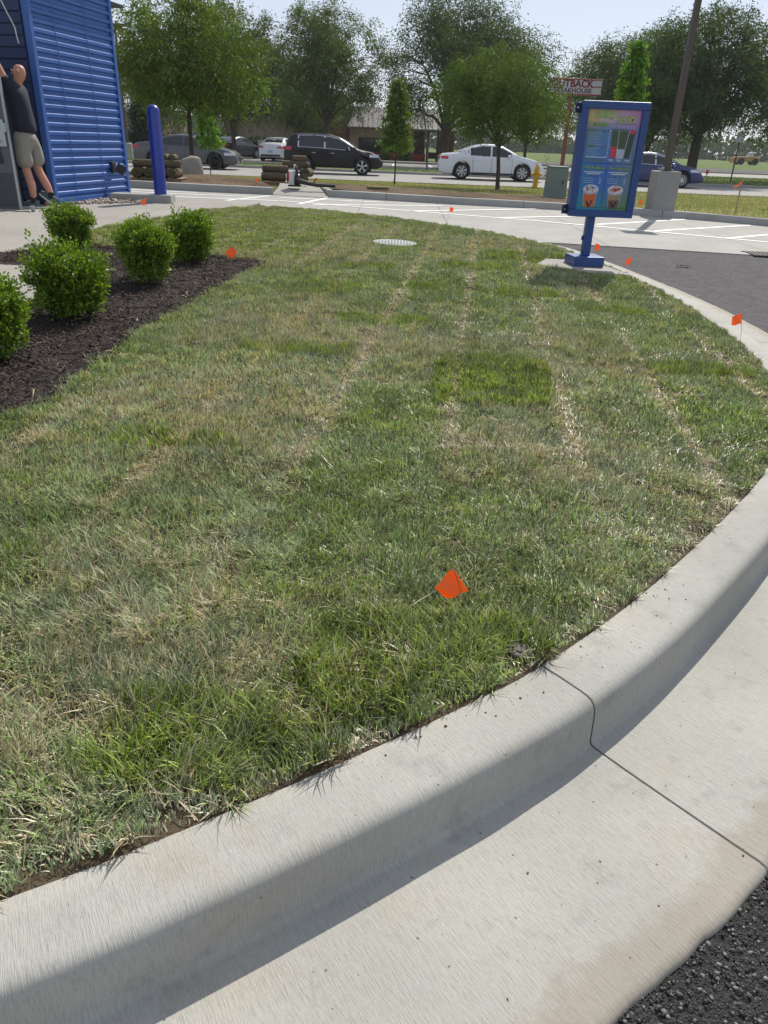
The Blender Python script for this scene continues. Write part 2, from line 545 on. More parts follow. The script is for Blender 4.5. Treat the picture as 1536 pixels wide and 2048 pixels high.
# fresh asphalt against the gutter + loose aggregate
q = np.r_[np.arange(sj - 2.0, sj - 1.2, .05), np.arange(sj - 1.2, sj + .1, .0035), np.arange(sj + .1, sj + 1.2, .05)]
cx = np.interp(q, KS, KC[:, 0]); cy = np.interp(q, KS, KC[:, 1]); nx = np.interp(q, KS, NOUT[:, 0]); ny = np.interp(q, KS, NOUT[:, 1])
D = np.r_[np.linspace(.62, 1.1, 130), np.linspace(1.11, 2.0, 12)][None]
X = cx[:, None] + nx[:, None] * D; Y = cy[:, None] + ny[:, None] * D
Z = lot(X, Y) - .011 + (vnoise(X, Y, 110, 1) - .5) * .006 + (vnoise(X, Y, 240, 2) - .5) * .006 + (vnoise(X, Y, 22, 3) - .5) * .003
o = MB().grid(np.stack([X, Y, Z], -1)).build('lane_edge', M['asphalt_new'], fix=False, smooth=True); tag(o, kind='structure')

rng = np.random.default_rng(4)
def stones(name, P, size, cols, flat=.7, seed=0, parent=None, nsub=0, kind='stuff', label=None, cat=None, mat='pebble'):
    """one mesh of many small faceted stones at P"""
    r = np.random.default_rng(seed)
    ico = np.array([[0, 0, 1], [.894, 0, .447], [.276, .851, .447], [-.724, .526, .447], [-.724, -.526, .447], [.276, -.851, .447],
                    [.724, .526, -.447], [-.276, .851, -.447], [-.894, 0, -.447], [-.276, -.851, -.447], [.724, -.526, -.447], [0, 0, -1]])
    fc = np.array([[0, 1, 2], [0, 2, 3], [0, 3, 4], [0, 4, 5], [0, 5, 1], [1, 6, 2], [2, 7, 3], [3, 8, 4], [4, 9, 5], [5, 10, 1],
                   [2, 6, 7], [3, 7, 8], [4, 8, 9], [5, 9, 10], [1, 10, 6], [11, 7, 6], [11, 8, 7], [11, 9, 8], [11, 10, 9], [11, 6, 10]])
    n = len(P)
    V = np.repeat(ico[None], n, 0) * (1 + (r.random((n, 12, 1)) - .5) * .9)
    V *= (np.asarray(size).reshape(-1, 1, 1) * np.stack([1 + r.random(n) * .5, np.ones(n), flat + r.random(n) * .3], -1)[:, None, :])
    a = r.random(n) * 6.283; c, s = np.cos(a)[:, None], np.sin(a)[:, None]
    X = V[..., 0] * c - V[..., 1] * s; Y = V[..., 0] * s + V[..., 1] * c
    V = np.stack([X, Y, V[..., 2]], -1) + P[:, None, :]
    F = (fc[None] + (np.arange(n) * 12)[:, None, None]).reshape(-1, 3)
    C = np.repeat(np.asarray(cols)[:, None, :], 12, 1).reshape(-1, 3)
    me = npmesh(name, V.reshape(-1, 3), F, C)
    o = linkmesh(name, me, M[mat], parent)
    tag(o, label, cat, None, kind)
    return o
n = 8000
q = rng.uniform(sj - 1.5, sj + .2, n); d = .668 + rng.random(n) ** 1.4 * .55
X = np.interp(q, KS, KC[:, 0]) + np.interp(q, KS, NOUT[:, 0]) * d; Y = np.interp(q, KS, KC[:, 1]) + np.interp(q, KS, NOUT[:, 1]) * d
sz = .0012 + rng.random(n) ** 3 * .0042
g_ = .022 + rng.random(n) ** 2.5 * .24
stones('asphalt_aggregate', np.c_[X, Y, lot(X, Y) - .0085], sz, np.c_[g_, g_ * .97, g_ * .94], .45, 3,
       label='black loose asphalt aggregate against the gutter edge', cat='asphalt')

# ------------------------------------------------------------------ lawn outlines
MULCH_R = [(-1.30, 8.13), (-1.40, 7.5), (-1.46, 7.0), (-1.54, 6.1), (-1.66, 5.2), (-1.68, 4.4), (-1.68, 3.85), (-1.68, 3.5), (-1.84, 3.22), (-2.3, 3.0), (-3.4, 2.8)]
MULCH_T = [(-1.30, 8.13), (-1.9, 8.28), (-2.67, 8.47), (-3.2, 8.47), (-3.56, 8.5)]
WALK_E = [(-3.56, 8.5), (-3.68, 8.9), (-3.77, 10.0), (-3.55, 11.0), (-3.3, 11.7), (-3.12, 12.8), (-2.72, 13.6)]
kin = [(float(a), float(b)) for a, b in KC[::6]]
LAWN = kin + WALK_E[::-1][1:] + MULCH_T[::-1][1:] + MULCH_R[1:] + [(-3.4, -.2)]
lawn = sheet('lawn_soil', LAWN, M['soil'], -.06, -.004, lawnz)
MULCH = MULCH_R + [(-6.5, 2.6), (-6.5, 7.15), (-4.1, 7.38)] + [(-3.56, 8.5)] + MULCH_T[::-1][1:-1]
mulch_bed = sheet('mulch_bed', MULCH, M['mulch_base'], -.06, -.008, lawnz)

# concrete walk in panels
walk_root = empty('walkway', (0, 0, 0), kind='structure')
WALK = [(-3.56, 8.5)] + WALK_E[1:] + [(-2.55, 14.0), (-2.5, 14.65), (-14, 14.65), (-14, 7.0), (-6.5, 7.15), (-4.1, 7.38)]
SLAB2 = [(-6.5, 7.02), (-3.30, 7.06), (-2.95, 6.4), (-2.72, 5.78), (-2.95, 5.35), (-6.5, 5.0)]
def clip(poly, axis, val, keep_less):
    out = []
    n = len(poly)
    for i in range(n):
        p, q = poly[i], poly[(i + 1) % n]
        ip = (p[axis] <= val) == keep_less; iq = (q[axis] <= val) == keep_less
        if ip: out.append(p)
        if ip != iq:
            t = (val - p[axis]) / (q[axis] - p[axis])
            out.append((p[0] + (q[0] - p[0]) * t, p[1] + (q[1] - p[1]) * t))
    return out
def panels(poly, xe, ye, z0, z1, root, mat, name, gap=.004):
    for i in range(len(xe) - 1):
        for j in range(len(ye) - 1):
            p = clip(clip(clip(clip(poly, 0, xe[i] + gap, False), 0, xe[i + 1] - gap, True), 1, ye[j] + gap, False), 1, ye[j + 1] - gap, True)
            if len(p) >= 3:
                A = abs(sum(p[k][0] * p[(k + 1) % len(p)][1] - p[(k + 1) % len(p)][0] * p[k][1] for k in range(len(p)))) / 2
                if A > .02:
                    MB().prism(p, z0, z1, lawnz).build(name, mat, root)
MB().prism(WALK, -.16, -.02, lawnz).build('slab_bed', M['joint'], walk_root)
panels(WALK, [-14, -9, -7.0, -5.3, -3.75, -2.3], [7, 9.1, 10.9, 12.7, 14.7], -.02, .004, walk_root, M['walk'], 'walk_panel')
MB().prism(SLAB2, -.05, .012, lawnz).build('walk_panel', M['walk'], walk_root, bevel=.006)

# ------------------------------------------------------------------ lawn grass
rng = np.random.default_rng(12)
SW, S0 = .61, -.08
GREEN = [(-.62, 4.75, .36, .13), (-.05, 5.75, .36, .16), (.62, 4.35, .36, .52), (2.05, 4.85, .35, .16), (.25, 7.2, .25, .12), (-.6, 6.9, .3, .3), (1.25, 7.2, .3, .14), (1.9, 6.6, .3, .15),
         (.15, 1.62, .38, .25), (-.35, 1.3, .3, .16), (-.95, 3.1, .3, .1), (.9, 8.6, .4, .2), (-.3, 8.2, .3, .2), (1.6, 9.6, .5, .4)]
def fields(x, y):
    s = x - .11 * y
    k = np.floor((s - S0) / SW)
    fs = (s - S0) / SW - k
    off = _hash(k, k * 0, 5) * 2.3
    kt = np.floor((y + off) / 2.3)
    ft = (y + off) / 2.3 - kt
    tile = _hash(k, kt, 9)
    tile2 = _hash(k, kt, 21)
    seam = np.exp(-(np.minimum(fs, 1 - fs) / (.05 + .06 * vnoise(x, y, 2.4, 48))) ** 2) * np.clip((vnoise(x, y, .8, 8) - .12) * 2.0, 0, 1) * np.where(y < 2.4, .25, 1)
    seam = np.maximum(seam, np.exp(-(np.minimum(ft, 1 - ft) * 2.3 / .05) ** 2) * vnoise(x, y, 3, 31))
    gp = np.zeros_like(x)
    for gx, gy, ax, ay in GREEN:
        wob = .35 * (vnoise(x, y, 6, 44) - .5)
        rr = np.abs((x - .11 * (y - gy) - gx) / ax) ** 6 + np.abs((y - gy) / ay) ** 6
        gp = np.maximum(gp, np.clip((1.15 - rr + wob) * 2.2, 0, 1))
    back = np.clip((y - 8.2) * 1.5, 0, 1) * np.clip((-.95 + .12 * (y - 8) - x) * 5, 0, 1)
    n1 = vnoise(x, y, 1.6, 2); n2 = vnoise(x, y, 5.5, 3); n3 = vnoise(x, y, 14, 4)
    return tile, tile2, seam, gp, back, n1, n2, n3
def grass_cloud(n, ymin, ymax, xmin, xmax):
    x = rng.uniform(xmin, xmax, n); y = rng.uniform(ymin, ymax, n)
    # view wedge only
    keep = (np.abs(x) < (y + 1.0) * .62 + .25)
    x, y = x[keep], y[keep]
    k2 = inpoly(x, y, LAWN)
    return x[k2], y[k2]
bx, by = [], []
for (a, b, dens) in ((.3, 2.0, 27000), (2.0, 3.4, 23000), (3.4, 5.2, 18500), (5.2, 7.5, 14000), (7.5, 10.5, 10500), (10.5, 14.3, 8000)):
    xm = min(3.9, (b + 1) * .62 + .3)
    x, y = grass_cloud(int(dens * (b - a) * 2 * xm), a, b, -xm, xm)
    bx.append(x); by.append(y)
# extra fringe along mulch, walk and kerb edges
def fringe(pts, n, wdt):
    P = np.array(pts); L = np.r_[0, np.cumsum(np.hypot(*np.diff(P, axis=0).T))]
    q = rng.random(n) * L[-1]
    return np.interp(q, L, P[:, 0]) + rng.normal(0, wdt, n), np.interp(q, L, P[:, 1]) + rng.normal(0, wdt, n)
fx, fy = fringe(MULCH_R[:-1], 9000, .035); kk = inpoly(fx, fy, LAWN) | (rng.random(len(fx)) < .35)
bx.append(fx[kk]); by.append(fy[kk])
fx, fy = fringe(KC[(KC[:, 1] > .3) & (KS < sj + 14)], 8000, .02); kk = inpoly(fx, fy, LAWN)
bx.append(fx[kk]); by.append(fy[kk])
x = np.concatenate(bx); y = np.concatenate(by)
# thin out: bare spots, manhole, sprinkler, sign pad, kerb margin
tile, tile2, seam, gp, back, n1, n2, n3 = fields(x, y)
SIGN_PAD = [(1.66, 9.05), (1.86, 9.55), (2.42, 9.62), (2.66, 8.66), (2.2, 8.62)]
def kdist(x, y):
    d = np.full(len(x), 9.0)
    for i in range(0, len(KC), 8):
        d = np.minimum(d, np.hypot(x - KC[i, 0], y - KC[i, 1]))
    return d
kd = kdist(x, y)
ok = (np.hypot(x - 0.0, (y - 10.15)) > .28) & (np.hypot(x - .40, y - 1.705) > .042) & ~inpoly(x, y, SIGN_PAD)
edge_p = np.where((kd < .05) & (y < 5), .30 + .9 * n3, 1.0)
bare = np.where((n2 > .80) & (n3 > .5), .35, 1.0) * np.where(seam > .6, .72, 1.0)
ok &= (rng.random(len(x)) < edge_p * bare) & ((kd > .008) | (y > 6))
x, y, tile, tile2, seam, gp, back, n1, n2, n3, kd = [v[ok] for v in (x, y, tile, tile2, seam, gp, back, n1, n2, n3, kd)]
n = len(x)
dist = np.sqrt(x * x + y * y + 1.6)
lie = rng.random(n) < np.clip(.30 + .30 * seam + .25 * (n2 - .5) - .25 * gp + np.where(y < 1.9, .12, 0), .05, .7)
cl = vnoise(x, y, 22, 14)
h = (.024 + .028 * rng.random(n) + .010 * (n1 - .5)) * (.70 + .40 * cl + .35 * n3) * (1 + .25 * gp - .30 * back - .25 * seam)
h *= np.where(y < 2.2, 1.18, 1.0)
h *= np.where(rng.random(n) < .05, 1.5, 1.0) * np.where(dist > 3, .86, 1.0)
h *= np.clip(kd / .13, .25, 1.0)
wd = (.0019 + .0021 * rng.random(n) ** 1.5) * np.clip(dist / 2.9, 1, 3.2) * (1 + .15 * gp)
az0 = vnoise(x, y, 2.6, 61) * 12.6 + vnoise(x, y, 9, 62) * 5
az = np.where(rng.random(n) < .45, az0 + rng.normal(0, .6, n), rng.random(n) * 6.283)
flat = np.where(y < 2.3, 1.0, .55) * np.clip(.5 + 1.0 * (vnoise(x, y, 3.3, 63) - .4), 0, 1)
ki = np.argmin(np.stack([np.hypot(x - KC[i, 0], y - KC[i, 1]) for i in range(0, len(KC), 30)], 0), axis=0) * 30
az = np.where(kd < .09, np.arctan2(-NOUT[ki, 1], -NOUT[ki, 0]) + np.clip(rng.normal(0, .7, n), -1.4, 1.4), az)
lean = np.where(lie, .8 + .35 * rng.random(n), .15 + (.45 + .5 * flat) * rng.random(n))
lift = np.where(lie, .10 + .25 * rng.random(n), np.clip(1.02 - .38 * flat * rng.random(n) - .1 * rng.random(n), .4, 1.1))
h = np.where(lie, h * 1.25, h)
# colours (linear)
sage = np.array([.205, .285, .090]); yg = np.array([.225, .305, .034]); dk = np.array([.100, .170, .032]); bluish = np.array([.245, .315, .165])
straw = np.array([.66, .58, .38]); tan = np.array([.44, .34, .20])
mixv = np.clip(.5 + (tile - .5) * .9 + (n1 - .5) * .9, 0, 1)[:, None]
gcol = sage * (1 - mixv) + bluish * mixv
yw = np.clip(.25 * (tile2 > .55) + (n2 - .45) * .8 + np.where(y < 2.2, .28, 0), 0, 1)[:, None]
gcol = gcol * (1 - yw) + (.55 * yg + .45 * dk) * yw
gcol = gcol * (1 - gp[:, None] * .85) + yg * .88 * gp[:, None] * .85
gcol = gcol * (1 - back[:, None] * .8) + np.array([.255, .320, .060]) * back[:, None] * .8
cl2 = vnoise(x, y, 8.5, 15); cl3 = vnoise(x, y, 3.2, 16)
gcol *= (.30 + 1.85 * rng.random((n, 1)) ** 1.6) * (.62 + .50 * cl2 + .34 * cl3)[:, None] * 1.12
ps = np.clip(.13 + .26 * (tile - .35) + .45 * seam + .45 * (n1 - .5) + .45 * (n3 - .5) + .30 * (cl2 - .5) - .24 * gp - .12 * back + np.where(lie, .22, 0), .05, .92)
st = rng.random(n) < ps
sc = np.where((rng.random(n) < .35)[:, None], tan, straw) * (.55 + .85 * rng.random((n, 1)))
colr = np.where(st[:, None], sc, gcol)
ca, sa = np.cos(az), np.sin(az)
px, py = -sa, ca                     # blade width direction
z0 = lawnz(x, y) - .004 + .026 * np.clip(vnoise(x, y, 6.5, 23) - .25, 0, 1) + .018 * np.clip(vnoise(x, y, 15, 24) - .3, 0, 1) * np.clip(kd / .06, 0, 1)
rz_ = rng.normal(0, .5, n)
V = np.zeros((n, 5, 3), np.float32)
m1 = .52
mx, my, mz = x + ca * lean * h * .38, y + sa * lean * h * .38, z0 + h * lift * m1
tx, ty, tz = x + ca * lean * h * 1.0 - sa * rz_ * h * .2, y + sa * lean * h * 1.0 + ca * rz_ * h * .2, z0 + h * lift * np.where(lie, .9, .92)
V[:, 0] = np.c_[x - px * wd * .5, y - py * wd * .5, z0]; V[:, 1] = np.c_[x + px * wd * .5, y + py * wd * .5, z0]
V[:, 2] = np.c_[mx + px * wd * .45, my + py * wd * .45, mz]; V[:, 3] = np.c_[mx - px * wd * .45, my - py * wd * .45, mz]
V[:, 4] = np.c_[tx, ty, tz]
idx = (np.arange(n) * 5)[:, None]
nearb = y < 4.6
in_, if_ = idx[nearb], idx[~nearb]
F = np.vstack([np.stack([np.c_[in_, in_ + 1, in_ + 2], np.c_[in_, in_ + 2, in_ + 3], np.c_[in_ + 3, in_ + 2, in_ + 4]], 1).reshape(-1, 3), np.c_[if_, if_ + 1, if_ + 4]])
C = np.repeat(colr[:, None, :], 5, 1)
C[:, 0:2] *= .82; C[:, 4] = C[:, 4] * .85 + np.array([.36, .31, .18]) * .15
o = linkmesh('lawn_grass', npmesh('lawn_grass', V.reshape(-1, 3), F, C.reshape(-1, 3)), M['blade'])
tag(o, 'freshly laid patchy sage green and straw coloured turf grass', 'grass', None, 'stuff')
print('lawn blades', n, 'tris', len(F))
# dry fallen blades and clippings near the camera
n = 420
x, y = rng.uniform(-1.8, 2.4, n), .7 + 3.5 * rng.random(n)
k = inpoly(x, y, LAWN); x, y = x[k], y[k]; n = len(x)
az = rng.random(n) * 6.283; L = .02 + .06 * rng.random(n) ** 2; wd = .0006 + .0011 * rng.random(n)
V = np.zeros((n, 6, 3)); bend = rng.normal(0, .25, n)
for j, t in enumerate((-.5, 0, .5)):
    cxx = x + np.cos(az) * L * t - np.sin(az) * L * bend * (t * t); cyy = y + np.sin(az) * L * t + np.cos(az) * L * bend * (t * t)
    zz = lawnz(x, y) + .016 + .016 * rng.random(n) + rng.normal(0, .008, n) * (j - 1)
    V[:, 2 * j] = np.c_[cxx - np.sin(az) * wd, cyy + np.cos(az) * wd, zz]; V[:, 2 * j + 1] = np.c_[cxx + np.sin(az) * wd, cyy - np.cos(az) * wd, zz]
idx = (np.arange(n) * 6)[:, None]
F = np.stack([np.c_[idx, idx + 1, idx + 3, idx + 2], np.c_[idx + 2, idx + 3, idx + 5, idx + 4]], 1).reshape(-1, 4)
C = np.repeat((np.array([.50, .41, .26]) * (.6 + .6 * rng.random((n, 1))))[:, None], 6, 1).reshape(-1, 3)
o = linkmesh('dry_clippings', npmesh('dry_clippings', V.reshape(-1, 3), F, C), M['blade'])
tag(o, 'pale dry grass clippings scattered over the near turf', 'clippings', None, 'stuff')

# dirt crumbs on the kerb top
n = 420
q = rng.uniform(sj - 1.6, sj + 3.2, n); d = np.abs(rng.normal(0, .05, n)) + .004
d = np.where(rng.random(n) < .22, rng.uniform(.0, .145, n), d); d = np.clip(d, .003, .14)
cl = vnoise(q, q * 0, 5, 71) > .42
q, d = q[cl], d[cl]; n = len(q)
X = np.interp(q, KS, KC[:, 0]) + np.interp(q, KS, NOUT[:, 0]) * d; Y = np.interp(q, KS, KC[:, 1]) + np.interp(q, KS, NOUT[:, 1]) * d
cc = np.array([.13, .085, .055]) * (.6 + .8 * rng.random((n, 1)))
stones('dirt_crumbs', np.c_[X, Y, lot(X, Y) + np.interp(d, prof[1:10, 0], prof[1:10, 1]) + .0008], .0009 + .0026 * rng.random(n) ** 3, cc, .7, 8,
       label='brown dirt crumbs strewn along the kerb top', cat='dirt')

# grit lying in the gutter
n = 260
q = rng.uniform(sj - 1.5, sj + 3.0, n); d = .21 + .44 * rng.random(n) ** .8
X = np.interp(q, KS, KC[:, 0]) + np.interp(q, KS, NOUT[:, 0]) * d; Y = np.interp(q, KS, KC[:, 1]) + np.interp(q, KS, NOUT[:, 1]) * d
cc = np.array([.10, .08, .06]) * (.4 + 1.8 * rng.random((n, 1)))
stones('gutter_grit', np.c_[X, Y, lot(X, Y) + np.interp(d, prof[14:, 0], prof[14:, 1]) + .0006], .0006 + .0024 * rng.random(n) ** 4, cc, .6, 9,
       label='fine dark grit scattered over the concrete gutter', cat='grit')

# ------------------------------------------------------------------ mulch chips
n = 20000
x, y = rng.uniform(-4.2, -1.2, n), rng.uniform(2.7, 8.6, n)
k = inpoly(x, y, MULCH) & ~inpoly(x, y, SLAB2); x, y = x[k], y[k]; n = len(x)
L = (.008 + .026 * rng.random(n) ** 1.6) * 1.0; wd = .0016 + .0035 * rng.random(n); az = rng.random(n) * 6.283
mz = (vnoise(x, y, 7, 91) - .3) * .03 + (vnoise(x, y, 2, 92) - .3) * .03
tilt = rng.normal(0, .35, n)
V = np.zeros((n, 8, 3)); ca, sa = np.cos(az), np.sin(az)
zc = lawnz(x, y) + mz + .004 + .012 * rng.random(n)
j = 0
for t in (-1, 1):
    for s_ in (-1, 1):
        for u in (-1, 1):
            V[:, j] = np.c_[x + ca * L * t - sa * wd * s_, y + sa * L * t + ca * wd * s_, zc + t * L * tilt + u * .0014 + s_ * wd * .3]
            j += 1
base = np.array([[0, 1, 3, 2], [4, 6, 7, 5], [0, 4, 5, 1], [2, 3, 7, 6], [1, 5, 7, 3]])
F = (base[None] + (np.arange(n) * 8)[:, None, None]).reshape(-1, 4)
v_ = rng.random((n, 1))
cc = np.where(v_ < .80, np.array([.028, .018, .014]) * (.5 + 1.5 * rng.random((n, 1))), np.where(v_ < .985, np.array([.085, .058, .042]) * (.6 + .8 * rng.random((n, 1))), np.array([.38, .30, .21])))
o = linkmesh('bark_mulch', npmesh('bark_mulch', V.reshape(-1, 3), F, np.repeat(cc[:, None], 8, 1).reshape(-1, 3)), M['chips'])
tag(o, 'dark brown shredded bark mulch under the round shrubs', 'mulch', None, 'stuff')

# river rock strip at the foot of the blue wall
n = 900
x, y = rng.uniform(-5.3, -4.0, n), rng.uniform(12.1, 14.4, n)
BED = [(-5.18, 12.25), (-4.72, 12.75), (-4.15, 13.45), (-4.2, 13.9), (-4.78, 14.35)]
k = inpoly(x, y, BED); x, y = x[k], y[k]; n = len(x)
v_ = rng.random((n, 1))
cc = (np.array([.46, .40, .33]) * (1 - v_) + np.array([.30, .235, .18]) * v_) * (.6 + .7 * rng.random((n, 1)))
stones('river_rock', np.c_[x, y, lawnz(x, y) + .012 + .012 * rng.random(n)], .016 + .02 * rng.random(n), cc, .6, 5,
       label='tan river rock strip at the foot of the blue wall', cat='gravel')

# ------------------------------------------------------------------ far kerbs, verge, road
def kerb_run(path, name, h=.15, wd_=.16, cut=None, closed=False):
    P = np.array(path, float)
    root = empty(name, (float(P[0, 0]), float(P[0, 1]), 0), kind='structure')
    L = np.r_[0, np.cumsum(np.hypot(*np.diff(P, axis=0).T))]
    cuts = np.linspace(0, L[-1], max(2, int(L[-1] / 3.2) + 1))
    for a, b in zip(cuts[:-1], cuts[1:]):
        q = np.unique(np.r_[a + .006, L[(L > a + .01) & (L < b - .01)], b - .006])
        C = np.c_[np.interp(q, L, P[:, 0]), np.interp(q, L, P[:, 1])]
        t = np.gradient(C, axis=0); t /= np.linalg.norm(t, axis=1)[:, None]
        nn = np.c_[-t[:, 1], t[:, 0]]
        pr = [(0, -.04), (0.0, .02), (.012, h - .03), (.022, h - .008), (.045, h), (wd_, h), (wd_, -.04)]
        G = np.zeros((len(q), len(pr), 3))
        for j, (d, z) in enumerate(pr):
            xy = C + nn * d
            G[:, j, 0] = xy[:, 0] - P[0, 0]; G[:, j, 1] = xy[:, 1] - P[0, 1]; G[:, j, 2] = lot(xy[:, 0], xy[:, 1]) + z
        mb = MB().grid(G); k = len(pr)
        mb.f.append(tuple(range(k))); mb.f.append(tuple(reversed(range((len(q) - 1) * k, len(q) * k))))
        mb.build('kerb_section', M['kerb_far'], root)
    return root
kerb_run([(-14, 17.75), (-6.1, 18.0), (-4.4, 18.12), (-2.82, 18.42)], 'kerb')
c1 = catmull([(-2.05, 20.6), (-1.85, 19.6), (-1.60, 18.72), (-1.1, 18.78), (1.27, 18.88), (3.72, 19.10), (5.2, 19.05), (6.4, 18.85), (7.3, 18.62), (8.45, 18.15), (10, 17.2), (12, 15.8)], .4)[0]
kerb_run([(-2.08, 20.6), (-1.62, 18.76)] + [tuple(p) for p in c1 if p[0] > -1.2], 'kerb')
# ramp walk between the two beds
RW = MB()
G = []
for yv in np.linspace(18.44, 23.0, 12):
    t = min(1, (yv - 18.44) / 1.6)
    xl = -2.86 if yv < 19.5 else -2.86 - (yv - 19.5) * .1
    xr = -1.62 - (yv - 18.7) * .25
    G.append([(xl, yv, lot(xl, yv) + .006 + .149 * t - max(0, yv - 20.2) * .028), (xr, yv, lot(xr, yv) + .006 + .149 * t - max(0, yv - 20.2) * .028)])
o = RW.grid(G).build('ramp_walk', M['walk'], fix=False); tag(o, kind='structure')

# verge surface (dirt near the kerb, grass towards the road)
xs = np.linspace(-34, 34, 137); ys = np.linspace(17.6, 33.6, 65)
GX, GY = np.meshgrid(xs, ys, indexing='ij')
def farkerb_y(x):
    P = np.array([(-40, 17.75), (-14, 17.75), (-6.1, 18.0), (-2.82, 18.42), (-2.5, 22), (-1.9, 20), (-1.6, 18.8), (1.27, 18.95), (3.72, 19.15), (6.4, 18.9), (8.45, 18.2), (12, 15.8), (40, 15)])
    return np.interp(x, P[:, 0], P[:, 1])
fy_ = np.maximum(farkerb_y(GX) + .1, 17.6)
GYc = np.maximum(GY, fy_)
def dirtmask(x, y):
    m = np.clip((24.2 + 1.0 * vnoise(x, y, .8, 7) - .9 * np.clip(x, 0, 6) * .35 - y) * 1.2, 0, 1)
    m *= np.clip((6.2 - x) * 1.0, 0, 1) * np.clip((x + 13) * .5, 0, 1)
    m = np.maximum(m, np.exp(-(np.maximum(y - farkerb_y(x) - .12, 0) / .22) ** 2) * (vnoise(x, y, 2.2, 17) > .25))
    m = np.maximum(m, np.exp(-(((x - 3.8) / .9) ** 2 + ((y - 27.6) / 1.3) ** 2)) * .9)
    return m
DM = dirtmask(GX, GYc)
mound = .10 * np.exp(-(((GX + 4.4) / 1.5) ** 2 + ((GYc - 20.0) / .8) ** 2)) + .05 * np.exp(-(((GX - 3.8) / .7) ** 2 + ((GYc - 27.6) / .9) ** 2))
GZ = verge(GX, GYc) - .012 + mound + DM * (vnoise(GX, GYc, 1.8, 5) - .4) * .06
GZ = np.where((GX > -3.3) & (GX < -1.6) & (GYc > 18.3) & (GYc < 23.2), GZ - .16, GZ)
vm = npmesh('verge', np.stack([GX, GYc, GZ], -1).reshape(-1, 3),
            np.stack([(i_ := np.arange(137 * 65).reshape(137, 65))[:-1, :-1], i_[1:, :-1], i_[1:, 1:], i_[:-1, 1:]], -1).reshape(-1, 4),
            np.repeat(DM.reshape(-1, 1), 3, 1))
m, nt, bs = newmat('verge_ground')
tc = N(nt, 'ShaderNodeTexCoord'); at = N(nt, 'ShaderNodeAttribute', attribute_name='Col')
n1 = noise(nt, tc.outputs['Object'], 1.2, 6, .7); n2 = noise(nt, tc.outputs['Object'], 18, 6, .7)
gc = mixc(nt, ramp(nt, n1, [(.35, 0), (.65, 1)]), (.20, .23, .06), (.34, .31, .13))
gc = mixc(nt, ramp(nt, n2, [(.3, .6), (.55, 0)]), gc, (.07, .08, .025))
dc = mixc(nt, ramp(nt, n1, [(.35, 0), (.65, 1)]), (.10, .07, .045), (.23, .165, .105))
dc = mixc(nt, ramp(nt, n2, [(.3, .7), (.6, 0)]), dc, (.05, .035, .025))
nt.links.new(mixc(nt, at.outputs['Color'], gc, dc), bs.inputs['Base Color'])
bs.inputs['Roughness'].default_value = .95; bs.inputs['Specular IOR Level'].default_value = .1
bump(nt, bs, n2, .9, .05)
o = linkmesh('verge', vm, m, smooth=True); tag(o, kind='structure')
# verge grass tufts
def tufts(name, x, y, zf, h, wd, cols, label, seed):
    r = np.random.default_rng(seed); n = len(x)
    az = r.random(n) * 6.283; hh = h * (.6 + .8 * r.random(n)); ww = wd * (.6 + .8 * r.random(n))
    z = zf(x, y)
    V = np.zeros((n, 3, 3)); ln = r.normal(0, .35, (n, 2))
    V[:, 0] = np.c_[x - np.cos(az) * ww, y - np.sin(az) * ww, z - .01]; V[:, 1] = np.c_[x + np.cos(az) * ww, y + np.sin(az) * ww, z - .01]
    V[:, 2] = np.c_[x + ln[:, 0] * hh, y + ln[:, 1] * hh, z + hh]
    F = np.arange(n * 3).reshape(-1, 3)
    C = np.repeat(cols[:, None], 3, 1).reshape(-1, 3)
    o = linkmesh(name, npmesh(name, V.reshape(-1, 3), F, C), M['blade'])
    tag(o, label, 'grass', None, 'stuff'); return o
n = 60000
x, y = rng.uniform(-14, 16, n), rng.uniform(18, 33.3, n)
dm = dirtmask(x, y)
k = (y > farkerb_y(x) + .22) & (rng.random(n) > dm * 1.02) & ~((x > -3.35) & (x < -1.7) & (y < 23.2)) & (np.abs(x) < y * .56)
x, y = x[k], y[k]
v_ = vnoise(x, y, 1.1, 77)[:, None]
cols = (np.array([.22, .28, .05]) * (1 - v_) + np.array([.46, .41, .19]) * v_) * (.6 + .7 * rng.random((len(x), 1)))
tufts('verge_grass', x, y, verge, .055, .010, cols, 'yellowish green grass on the verge before the road', 5)

# road
sheet('road', [(-160, 33.4), (160, 33.4), (160, 42.2), (-160, 42.2)], M['road'], -.05, 0.0)
sheet('road_gutter', [(-160, 33.05), (160, 33.05), (160, 33.39), (-160, 33.39)], M['kerb_far'], -.05, .02)
# median with kerb
md = empty('median', (0, 42.2, 0), kind='structure')
MB().prism([(-160, .02), (160, .02), (160, .22), (-160, .22)], -.05, .12).build('kerb_section', M['kerb_far'], md, bevel=.02)
MB().prism([(-160, .23), (160, .23), (160, 4.6), (-160, 4.6)], -.05, .11).build('turf', M['turf_median'], md)
MB().prism([(12.5, 4.6), (160, 4.6), (160, 16.0), (12.5, 16.0)], -.05, .108).build('turf', M['turf_median'], md)
n = 26000
x, y = rng.uniform(-24, 36, n), rng.uniform(42.5, 57, n)
k = ((y < 46.6) | (x > 13)) & (np.abs(x) < y * .58); x, y = x[k], y[k]
cols = np.array([.13, .20, .03]) * (.5 + .8 * rng.random((len(x), 1)))
tufts('median_grass', x, y, lambda a, b: a * 0 + .11, .07, .02, cols, 'bright green mown grass on the road median', 6)
